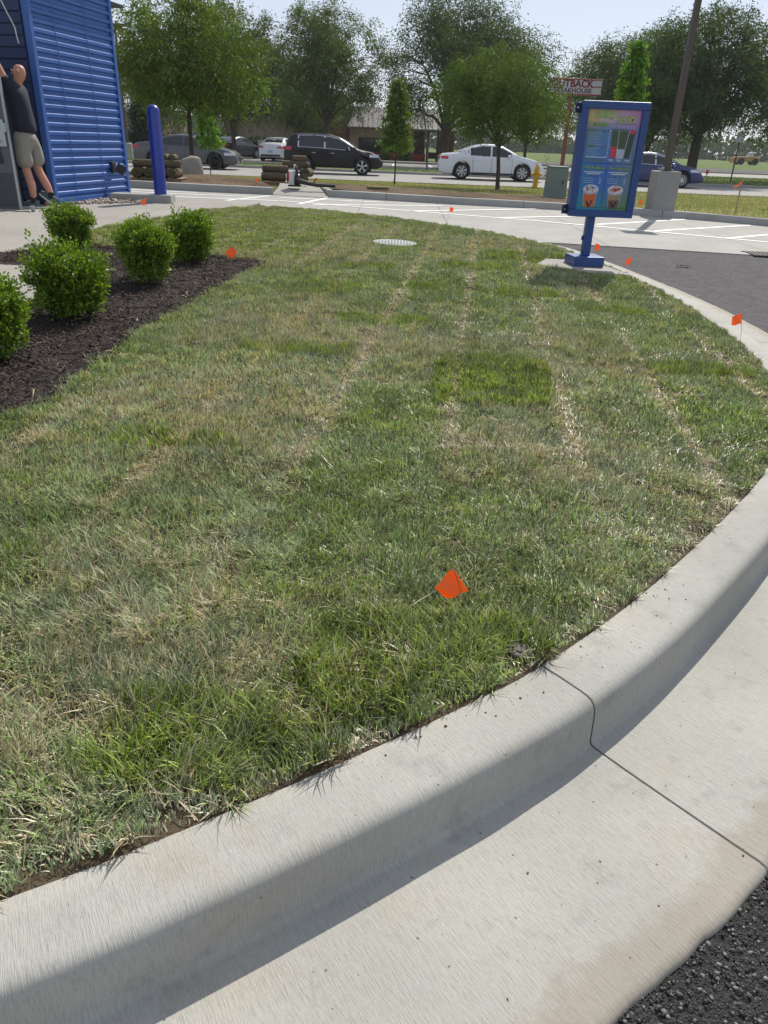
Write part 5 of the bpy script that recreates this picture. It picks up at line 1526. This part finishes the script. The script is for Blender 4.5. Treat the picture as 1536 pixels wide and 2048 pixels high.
MB().box((0, 0, 4.33), (.16, .16, .10)).build('arm', M['bronze'], lp, bevel=.01)
MB().box((.02, 0, 4.42), (.62, .42, .10)).build('lamp_head', M['bronze'], lp, bevel=.02)
M['lath'] = pm('wood_lath', (.38, .26, .18), .85, var=.25, scale=15)
M['ribbon'] = leafmat('pink_ribbon', .3, .05)
sk = empty('survey_stake', (8.43, 19.95, gz(8.43, 19.95)), R(20), 'thin wooden survey stake with pink ribbon right of the lamp post', 'stake', 'survey stakes')
MB().box((0, 0, .36), (.035, .012, .78)).build('lath', M['lath'], sk)
G = [[(-.01 - .022 * i, -.012, .70 - .012 * i + .012 * math.sin(i * .9) - .03 * j) for j in range(3)] for i in range(11)]
me = npmesh('ribbon', np.array(G).reshape(-1, 3), np.stack([(ii := np.arange(33).reshape(11, 3))[:-1, :-1], ii[1:, :-1], ii[1:, 1:], ii[:-1, 1:]], -1).reshape(-1, 4), np.tile([.75, .16, .10], (33, 1)))
linkmesh('ribbon', me, M['ribbon'], sk, smooth=True)
sk2 = empty('survey_stake', (17.0, 45.0, .1), R(10), 'short stake with red ribbon on the far median grass', 'stake', 'survey stakes')
MB().box((0, 0, .3), (.05, .02, .62)).build('lath', M['lath'], sk2)
MB().box((-.02, -.02, .52), (.16, .012, .20)).build('ribbon', pm('red_ribbon', (.5, .08, .04), .6), sk2)
# thin sign posts on the median
t = empty('sign_post', (19.8, 48.5, .1), R(0), 'slim grey sign post standing on the median right of the big trunk', 'sign post')
MB().box((0, 0, 1.3), (.06, .06, 2.6)).build('post', M['iron'], t); MB().box((0, -.04, 2.35), (.45, .012, .55)).build('sign_plate', M['alu'], t)
t = empty('leaning_rod', (1.62, 48.6, 0), R(0), 'thin leaning metal rod between the restaurant porch and the white sedan', 'rod')
MB().tube([(.10, 0, 0), (.12, 0, 1.1), (-.10, 0, 2.3), (-.30, 0, 3.4)], .045, 8).build('rod', M['iron'], t)
t = empty('lamp_post', (-14.85, 45.0, .1), 0, 'thin dark lamp post behind the far corner of the blue building', 'lamp post')
MB().lathe([(.26, 0), (.26, .78), (.22, .82)], 18).build('concrete_base', M['kerb_far'], t); MB().tube([(0, 0, .8), (0, 0, 6.2)], [.09, .06], 10).build('pole', M['bronze'], t)
MB().box((.3, 0, 6.25), (.7, .3, .12)).build('lamp_head', M['bronze'], t, bevel=.02)

# ================================================================== RED POLE SIGN
M['sign_white'] = pm('sign_face', (.52, .52, .54), .5, var=.05); M['sign_red'] = pm('sign_red', (.30, .03, .025), .5, var=.1); M['sign_dark'] = pm('sign_letters', (.10, .035, .06), .5, var=.05)  # white of the sign face is dimmed, its shade put into the colour
M['sign_letters_red'] = pm('sign_letters_red', (.20, .02, .03), .5, var=.05)
M['rust_pole'] = pm('red_brown_pole', (.22, .06, .035), .6, var=.25, scale=3)
sg_ = empty('pole_sign', (10.0, 50.0, .24), 0, 'red and white steakhouse sign on a tall rust red pole', 'sign')
MB().lathe([(.15, -.4), (.13, 4.95)], 16).build('pole', M['rust_pole'], sg_, smooth=True)
sg_.scale = (.833, .833, .833)
MB().box((.30, 0, 5.39), (3.46, .34, .90)).build('cabinet', M['sign_white'], sg_, bevel=.02)
for z_ in (4.93, 5.85): MB().box((.30, 0, z_), (3.56, .42, .07)).build('sign_rail', M['sign_red'], sg_, bevel=.01)
def plain_text(body, loc, size, mat, parent, sx_=1.0, off=.0):
    cu = bpy.data.curves.new('lettering', 'FONT'); cu.body = body; cu.size = size; cu.align_x = 'RIGHT'; cu.align_y = 'CENTER'; cu.extrude = .01; cu.offset = off; cu.resolution_u = 3
    o = bpy.data.objects.new('tmp', cu); COL.objects.link(o)
    me = bpy.data.meshes.new_from_object(o.evaluated_get(bpy.context.evaluated_depsgraph_get()))
    bpy.data.objects.remove(o, do_unlink=True); me.name = 'lettering'; me.materials.clear()
    ob = linkmesh('lettering', me, mat, parent); ob.rotation_euler = (R(90), 0, 0); ob.location = loc; ob.scale = (sx_, 1, 1)
    return ob
plain_text('OUTBACK', (1.42, -.185, 5.57), .62, M['sign_letters_red'], sg_, 1.0, .022)
plain_text('STEAKHOUSE', (1.36, -.185, 5.15), .40, M['sign_dark'], sg_, 1.08, .010)
MB().box((1.72, -.18, 5.42), (.56, .02, .06)).build('stripe', M['sign_red'], sg_)

# ================================================================== RESTAURANT
M['tan_wall'] = pm('tan_stucco', (.36, .29, .20), .9, var=.08, scale=2, bmp=.1)
M['red_brick'] = pm('red_base', (.26, .045, .04), .8, var=.2, scale=6)
M['brown_brick'] = pm('brown_brick', (.17, .085, .06), .9, var=.25, scale=8)
M['roof_metal'] = pm('roof_metal', (.085, .075, .076), .6, .2, var=.1, scale=1.5)  # base colour darkened to carry the tree shade over the roof
M['dark_wood'] = pm('dark_wood', (.055, .035, .028), .8, var=.3, scale=5)
rs = empty('restaurant', (0, 72, 0), 0, 'tan restaurant with grey metal roof and red base across the road', 'building')
MB().box((-1.0, 3, 1.25), (6.6, 6, 2.5)).build('wall', M['tan_wall'], rs)
MB().box((-1.0, -.06, .33), (6.7, .10, .66)).build('base_course', M['red_brick'], rs)
MB().box((-9.4, 3.2, 1.7), (10.2, 6, 3.4)).build('wall', M['tan_wall'], rs)
for (x_, w_) in ((-5.0, 1.3), (-8.6, 1.1), (-14.6, 1.0)):
    MB().box((x_, .05, 1.75), (w_, .30, 3.5)).build('brick_pier', M['brown_brick'], rs)
MB().box((-9.4, 3.0, 3.65), (10.6, 6.6, .5)).build('parapet', M['roof_metal'], rs, bevel=.02)
MB().box((-10.2, 4, 4.3), (2.2, 3.0, 1.2)).build('brick_tower', M['brown_brick'], rs)
# pitched metal roof with standing seams over the right wing
def roof(x0, x1, ye, yr, ze, zr):
    mb = MB(); mb.add([(x0, ye, ze), (x1, ye, ze), (x1 - 1.6, yr, zr), (x0, yr, zr), (x0, ye, ze - .14), (x1, ye, ze - .14), (x1, 6.5, ze), (x1, 6.5, ze - .14), (x0, 6.5, ze - .14), (x0, 6.5, ze)],
                      [(0, 1, 2, 3), (0, 4, 5, 1), (1, 6, 2), (1, 5, 7, 6), (4, 8, 7, 5)])
    ro = mb.build('roof', M['roof_metal'], rs)
    for k in range(22):
        xx = x0 + .2 + k * (x1 - x0 - .5) / 21
        t1 = 1.0 if xx < x1 - 1.6 else max(.05, (x1 - xx) / 1.6)
        MB().tube([(xx, ye, ze + .02), (xx, ye + (yr - ye) * t1, ze + (zr - ze) * t1 + .02)], .03, 4).build('roof_seam', M['roof_metal'], ro, fix=False)
roof(-4.6, 4.9, -.7, 2.6, 2.55, 4.2)
roof(-14.6, -4.75, -.3, 1.5, 3.05, 3.9)
wn = MB().box((-1.55, -.04, 1.22), (3.9, .10, 1.08)).build('window', M['dark_wood'], rs)
for k in range(3): MB().box((-2.85 + k * 1.3, -.10, 1.22), (1.16, .02, .92)).build('pane', M['glass'], wn)
MB().box((1.75, -.05, 1.25), (.9, .10, 2.2)).build('entrance', M['dark_wood'], rs)
for x_ in (2.5, 3.4, 4.5): MB().box((x_, -.5, 1.2), (.22, .22, 2.45)).build('porch_post', M['dark_wood'], rs)
MB().box((3.4, -.5, .55), (2.0, .06, .5)).build('porch_rail', M['dark_wood'], rs)
MB().box((4.2, 3.0, 1.25), (1.4, 4.0, 2.4)).build('porch_back', M['brown_brick'], rs)
MB().box((-6.4, -.02, 1.5), (1.2, .12, 2.0)).build('doorway', M['dark_wood'], rs)
lb2 = empty('warehouse', (-27, 70, 0), 0, 'pale tan low building visible behind the blue wall corner', 'building')
MB().box((2, 3, 1.5), (11, 6, 3.0)).build('wall', M['tan_wall'], lb2); MB().box((2, 3, 3.1), (11.4, 6.4, .25)).build('roof_edge', M['alu'], lb2)
MB().box((4, -.03, 1.2), (1.2, .06, 1.0)).build('window', M['glass'], lb2)
# small notice board at the hedge
t = empty('notice_board', (-10.4, 62.5, 0), 0, 'tiny white notice on a stake in front of the hedge', 'sign')
MB().box((0, 0, .5), (.05, .05, 1.0)).build('post', M['iron'], t); MB().box((0, -.04, .95), (.55, .02, .65)).build('board', M['sign_white'], t)
# distant yellow loader
ld = empty('yellow_loader', (67.4, 160, 0), 0, 'distant yellow construction loader in the field at the right', 'construction vehicle')
M['cat'] = pm('loader_yellow', (.40, .22, .05), .6, var=.3, scale=.6)
MB().box((0, 0, 1.0), (4.6, 1.8, .9)).build('chassis', M['cat'], ld, bevel=.1); MB().box((.8, 0, 1.75), (1.3, 1.5, .9)).build('cab', M['sign_white'], ld, bevel=.1)
MB().box((-2.4, 0, .75), (.9, 2.2, .9)).build('bucket', M['cat'], ld, bevel=.1)
for sx2 in (-1.3, 1.4):
    for sy2 in (-1, 1): MB().lathe([(.6, -.2), (.6, .2)], 16, (sx2, sy2 * .9, .6), 'Y').build('wheel', M['tyre'], ld)

# ================================================================== TREES
def tree(name, label, x, y, z, H, fork, tr, crown, n_cl, per, leaf, col, seed, style='locust', group=None, limbs=9, cat='tree', gap=.30, lean=(0, 0)):
    """crown=(cx,cy,cz,rx,ry,rz) relative to base"""
    r = np.random.default_rng(seed)
    n_cl = int(n_cl * 1.5); leaf = leaf * .80; gap = gap + (.10 if style == 'locust' else 0); per = int(per * 1.15)
    root = empty(name, (x, y, z), 0, label, cat, group)
    cx, cy, cz, rx, ry, rz = crown
    # cluster centres
    C = []
    while len(C) < n_cl:
        d = r.normal(0, 1, 3); d /= np.linalg.norm(d)
        q = r.random() ** .42
        if style == 'maple':
            hgt = r.random() ** 1.1; a = r.random() * 6.283; rr_ = (1 - hgt) ** .55 * (.25 + .75 * r.random() ** .6) * (.62 + .75 * vnoise(np.array([math.cos(a) * 1.3 + hgt * 3.2]), np.array([math.sin(a) * 1.3]), 1.6, seed)[0])
            p = np.array([cx + rx * rr_ * math.cos(a), cy + ry * rr_ * math.sin(a), cz - rz + 2 * rz * hgt])
        else:
            p = np.array([cx, cy, cz]) + d * q * np.array([rx, ry, rz])
            if p[2] < cz - rz * .75: continue
        nv = vnoise(np.array([p[0] * 1.0 + p[2] * .6]), np.array([p[1] * .9 - p[2] * .8]), 1.3 / max(.6, rx * .45), seed)[0]
        if nv < gap and r.random() < .85: continue
        C.append(p)
    C = np.array(C)
    # skeleton
    mb = MB()
    fk = np.array([lean[0], lean[1], fork])
    mb.tube([(0, 0, -.1), (lean[0] * .2, lean[1] * .2, fork * .06), tuple(fk * .5 + np.array([r.normal(0, .03) * fork * .3, 0, 0])), tuple(fk)], [tr * 1.35, tr * 1.05, tr * .9, tr * .82], 10)
    order = [int(np.argmax(C[:, 2]))]
    for _ in range(limbs - 1):
        dd = np.min(np.linalg.norm(C[:, None] - C[order][None], axis=2), axis=1); order.append(int(np.argmax(dd)))
    nodes = []; nrad = []
    trunk_top = np.array([cx * .5, cy * .5, cz + rz * .55])
    if style == 'maple':
        mb.tube([tuple(fk), tuple(trunk_top)], [tr * .8, tr * .15], 8)
        for t in np.linspace(0, 1, 10): nodes.append(fk + (trunk_top - fk) * t); nrad.append(tr * (.6 - .5 * t))
    for i in order:
        e = C[i] * .92 + np.array([cx, cy, cz]) * .08
        s0 = fk if style != 'maple' else fk + (trunk_top - fk) * r.random() * .7
        c1 = s0 + (e - s0) * .35 + np.array([0, 0, abs(e[2] - s0[2]) * .18 + .10 * rz]); 
        pts = []; rad = []
        for t in np.linspace(0, 1, 8):
            p = s0 * (1 - t) ** 2 + 2 * c1 * t * (1 - t) + e * t * t
            p = p + r.normal(0, .025 * rx, 3) * t
            pts.append(p); rad.append(tr * (.55 * (1 - t) ** 1.2 + .05)); nodes.append(p); nrad.append(rad[-1])
        mb.tube(pts, rad, 6, cap=False)
    nodes = np.array(nodes)
    for i in range(len(C)):
        dd = np.linalg.norm(nodes - C[i], axis=1) + np.where(nodes[:, 2] > C[i, 2] + .1, .5 * rx * .3, 0)
        j = int(np.argmin(dd)); m_ = (nodes[j] + C[i]) / 2 + np.array([0, 0, .06 * rz]) + r.normal(0, .03 * rx, 3)
        rr_ = min(nrad[j] * .7, tr * .14)
        mb.tube([nodes[j], m_, C[i]], [rr_, rr_ * .6, rr_ * .25], 4, cap=False)
    mb.build('trunk', M['bark'], root, fix=False, smooth=True)
    # leaves in drooping sprays
    n = n_cl * per
    k = np.repeat(np.arange(n_cl), per)
    cs = rx * (.105 if style != 'maple' else .17)
    out = C - np.array([cx, cy, cz - rz * .4]); out /= np.linalg.norm(out, axis=1)[:, None]
    sp = r.normal(0, 1, (n_cl, 3)) * .6 + out; sp[:, 2] *= .5; sp /= np.linalg.norm(sp, axis=1)[:, None]
    # each cluster carries a few sprigs; leaves sit along them
    nsp = 4
    sdir = sp[:, None] * .7 + r.normal(0, .8, (n_cl, nsp, 3)); sdir[..., 2] *= .6
    sdir /= np.linalg.norm(sdir, axis=2)[..., None]
    w_ = r.integers(0, nsp, n); t = r.random(n) * 1.25 - .1
    sl = (cs * (1.5 + 1.3 * r.random((n_cl, nsp))))[k, w_]
    P = C[k] + sdir[k, w_] * (t * sl)[:, None] + np.clip(r.normal(0, 1, (n, 3)), -2, 2) * (cs * (.30 if style == 'locust' else .42))
    P[:, 2] -= np.clip(t, 0, 2) ** 2 * sl * (.42 if style == 'locust' else .15)
    sp = sdir[np.arange(n_cl), 0]
    if style == 'locust':
        ax = np.array([0, 0, -.55]) + sdir[k, w_] * .8 + r.normal(0, .45, (n, 3)); asp = .30
    else:
        ax = r.normal(0, .8, (n, 3)) + np.array([0, 0, -.2]); asp = .75
    ax /= np.linalg.norm(ax, axis=1)[:, None]
    sd = np.cross(ax, r.normal(0, 1, (n, 3))); sd /= np.linalg.norm(sd, axis=1)[:, None]
    L = (leaf * (.6 + .8 * r.random(n)))[:, None]; W = L * asp
    V = np.stack([P, P + ax * L * .5 + sd * W * .5, P + ax * L, P + ax * L * .5 - sd * W * .5], 1)
    cv = np.array(col) * (.72 + .5 * r.random((n_cl, 1)))[k] * (.75 + .5 * r.random((n, 1)))
    cv[:, 0] *= (.85 + .4 * r.random(n_cl))[k]
    linkmesh('crown', npmesh('crown', V.reshape(-1, 3), np.arange(n * 4).reshape(-1, 4), np.repeat(cv[:, None], 4, 1).reshape(-1, 3)), M['leaf'], root)
    return root
LG = (.125, .195, .030); MG = (.105, .160, .040); DG = (.070, .118, .034); BG = (.13, .27, .028)
tree('honey_locust', 'young yellow green locust tree behind the boulder and sod rolls', -6.30, 25.0, gz(-6.3, 25), 4.9, 1.75, .075, (.15, 0, 3.15, 2.2, 2.0, 1.6), 330, 80, .13, LG, 41, group='young street trees', limbs=10, gap=.22)
tree('maple_sapling', 'slim bright green maple sapling in front of the restaurant window', -.10, 30.2, gz(-.1, 30.2), 3.3, .95, .032, (0, 0, 2.25, .60, .56, 1.05), 75, 46, .11, (.12, .21, .03), 42, 'maple', 'young street trees', limbs=8, gap=.12)
tree('honey_locust', 'young locust tree leaning slightly, in front of the white sedan', 3.50, 28.0, gz(3.5, 28), 4.4, 1.35, .075, (-.15, 0, 2.85, 2.15, 1.9, 1.45), 270, 78, .12, (.095, .160, .026), 43, group='young street trees', limbs=9, lean=(-.12, 0), gap=.22)
tree('maple_sapling', 'bright green columnar sapling rising behind the menu board', 7.62, 28.2, gz(7.6, 28.2), 4.4, 1.3, .035, (-.0, 0, 2.75, .56, .55, 1.75), 170, 55, .12, BG, 44, 'maple', 'young street trees', limbs=8, gap=.12)
tree('tiny_sapling', 'small leafy sapling with thin stake behind the grey sedan', -7.6, 33.0, 0, 2.2, .9, .02, (0, 0, 1.75, .48, .45, .65), 50, 45, .11, BG, 45, 'maple', 'young street trees', limbs=5, gap=0)
G2 = 'tall trees across the road'
tree('shade_tree', 'tall open crowned tree above the black vehicle', -4.9, 56, 0, 9.5, 2.3, .17, (.2, 0, 6.0, 3.6, 3.0, 3.7), 330, 75, .22, MG, 51, group=G2, limbs=12, gap=.36)
tree('shade_tree', 'tallest dark tree at the right end of the restaurant', 3.2, 58, 0, 10.5, 2.2, .26, (1.4, 0, 6.3, 6.0, 4.0, 4.3), 500, 80, .24, DG, 52, group=G2, limbs=14, gap=.36)
tree('shade_tree', 'small open tree beside the red sign pole', 9.5, 62, 0, 5.0, 1.6, .13, (0, 0, 3.7, 2.8, 2.4, 1.7), 170, 60, .20, MG, 53, group=G2, limbs=9, gap=.40)
tree('shade_tree', 'broad willow-like tree with thick trunk at the right edge', 16.9, 47.3, .1, 8.5, 2.3, .30, (.1, 0, 5.2, 4.4, 3.6, 3.3), 440, 80, .22, DG, 54, group=G2, limbs=13, gap=.30)
tree('shade_tree', 'wide leafy tree behind the menu board and dark blue sedan', 18.0, 60, 0, 9, 2.0, .20, (-1.0, 0, 5.3, 5.2, 4.0, 3.6), 430, 75, .24, (.075, .120, .034), 55, group=G2, limbs=12, gap=.26)
tree('shade_tree', 'leafy tree cut by the right photo edge', 24.5, 50, 0, 8, 2.2, .2, (-.5, 0, 5.2, 3.6, 3.0, 3.2), 300, 70, .22, MG, 56, group=G2, limbs=10, gap=.3)
tree('shade_tree', 'dark tree standing behind the young locust on the left', -11.6, 58, 0, 9.3, 2.2, .18, (0.0, 0, 5.6, 4.0, 3.2, 3.9), 330, 72, .23, DG, 57, group=G2, limbs=11, gap=.30)
tree('shade_tree', 'leafy tree between the restaurant wings behind the black vehicle', -8.0, 68, 0, 7, 2.0, .16, (0, 0, 4.2, 3.4, 2.4, 2.4), 220, 60, .22, MG, 58, group=G2, limbs=9, gap=.25)
tree('shade_tree', 'dim tree far left beside the blue wall edge', -19.2, 64, 0, 8, 1.8, .15, (0, 0, 4.6, 3.0, 2.6, 3.4), 220, 60, .22, DG, 59, group=G2, limbs=9, gap=.25)
tree('shade_tree', 'distant round tree left of the restaurant tower', -15.5, 76, 0, 9, 2.5, .18, (0, 0, 5.6, 4.2, 3.0, 3.4), 240, 60, .26, MG, 60, group=G2, limbs=9, gap=.25)
tree('shade_tree', 'pale distant tree behind the steakhouse sign', 22.5, 84, 0, 9.5, 2.4, .2, (-1.5, 0, 6.2, 6.0, 4.0, 4.0), 300, 70, .30, (.10, .15, .045), 61, group=G2, limbs=10, gap=.2)
tree('evergreen', 'dark conical evergreen at the corner of the tan low building', -18.7, 61, 0, 3.6, .3, .1, (0, 0, 1.9, 1.15, 1.1, 1.8), 150, 70, .16, (.035, .06, .028), 62, 'maple', limbs=6, gap=0)
G3 = 'shrubs planted along the restaurant'
def bush(label, x, y, z, wx_, wy_, h, n, col, seed, leaf=.10):
    r = np.random.default_rng(seed)
    root = empty('shrub', (x, y, z), 0, label, 'shrub', G3)
    d = r.normal(0, 1, (n, 3)); d[:, 2] = np.abs(d[:, 2]); d /= np.linalg.norm(d, axis=1)[:, None]
    q = (r.random(n) ** .3 * (.8 + .35 * vnoise(np.arctan2(d[:, 1], d[:, 0]) * 1.5, d[:, 2] * 3, 1.5, seed)))[:, None]
    P = d * q * np.array([wx_ / 2, wy_ / 2, h])
    ax = r.normal(0, 1, (n, 3)) + np.array([0, 0, .5]); ax /= np.linalg.norm(ax, axis=1)[:, None]
    sd = np.cross(ax, r.normal(0, 1, (n, 3))); sd /= np.linalg.norm(sd, axis=1)[:, None]
    L = leaf * (.6 + .8 * r.random((n, 1)))
    V = np.stack([P, P + ax * L * .5 + sd * L * .3, P + ax * L, P + ax * L * .5 - sd * L * .3], 1)
    c = np.array(col) * (.6 + .8 * r.random((n, 1)))
    linkmesh('foliage', npmesh('foliage', V.reshape(-1, 3), np.arange(n * 4).reshape(-1, 4), np.repeat(c[:, None], 4, 1).reshape(-1, 3)), M['leaf'], root)
    mb = MB()
    for i in range(14): mb.tube([(r.normal(0, .05 * wx_), r.normal(0, .05), 0), tuple(P[i] * .8)], [.03, .008], 4, cap=False)
    mb.build('stems', M['bark'], root, fix=False)
bush('long dark hedge left of the black vehicle', -11.6, 69.0, 0, 5.6, 2.0, 1.5, 5000, (.04, .075, .025), 70, .16)
bush('tall pale green shrub behind the black vehicle roof', -6.6, 69.5, 0, 2.6, 1.8, 3.1, 4000, (.10, .13, .05), 71, .16)
bush('low yellow green shrub beside the restaurant window', -1.2, 70.6, 0, 1.3, 1.1, .95, 1400, (.12, .16, .03), 72, .12)
bush('low shrub between sapling and red base wall', .6, 70.6, 0, 1.2, 1.0, .8, 1200, (.09, .14, .03), 73, .12)
bush('small bright shrub at the porch left of the white sedan', 3.9, 69.6, 0, 1.4, 1.0, .85, 1400, (.11, .17, .03), 74, .12)
bush('dark shrub in the shade under the left trees', -14.0, 67.0, 0, 3.0, 2.0, 1.9, 2600, (.035, .06, .025), 75, .16)
bush('shrub at the far left below the dim tree', -17.0, 63.5, 0, 3.0, 2.0, 1.6, 2600, (.05, .085, .025), 76, .16)
# far tree line: one mass
r = np.random.default_rng(90)
n = 42000
x = r.uniform(-260, 330, n); yb = 250 + 60 * vnoise(x, x * 0, .012, 4) + r.uniform(0, 22, n)
hh = (4.5 + 6.5 * vnoise(x, x * 0, .05, 5) + 3.5 * vnoise(x, x * 0, .25, 6)) * (.55 + .45 * np.clip((60 - x) / 60, 0, 1) + .25 * np.clip((x - 60) / 60, 0, 1.4))
zz = r.random(n) * hh - .5
P = np.c_[x, yb, zz]; ax = r.normal(0, 1, (n, 3)); ax /= np.linalg.norm(ax, axis=1)[:, None]; sd = np.cross(ax, r.normal(0, 1, (n, 3))); sd /= np.linalg.norm(sd, axis=1)[:, None]
L = 1.5 * (.6 + .8 * r.random((n, 1)))
V = np.stack([P, P + ax * L * .5 + sd * L * .4, P + ax * L, P + ax * L * .5 - sd * L * .4], 1)
c = np.array([.075, .11, .04]) * (.6 + .8 * r.random((n, 1)))
o = linkmesh('distant_treeline', npmesh('distant_treeline', V.reshape(-1, 3), np.arange(n * 4).reshape(-1, 4), np.repeat(c[:, None], 4, 1).reshape(-1, 3)), M['leaf'])
tag(o, 'hazy distant tree line on the horizon', 'trees', None, 'stuff')

# ================================================================== HAZE
hz_ = MB().box((0, 470, 14), (2100, 1060, 32.0)).build('haze', None)
hm = bpy.data.materials.new('haze_air'); hm.use_nodes = True
hn = hm.node_tree; hn.nodes.clear()
ho = hn.nodes.new('ShaderNodeOutputMaterial'); pv = hn.nodes.new('ShaderNodeVolumePrincipled')
pv.inputs['Color'].default_value = (.80, .86, .95, 1); pv.inputs['Density'].default_value = .0003; pv.inputs['Anisotropy'].default_value = .3
hn.links.new(pv.outputs[0], ho.inputs['Volume'])
hz_.data.materials.append(hm)
tag(hz_, 'pale summer haze filling the air over the whole place', 'haze', None, 'stuff')
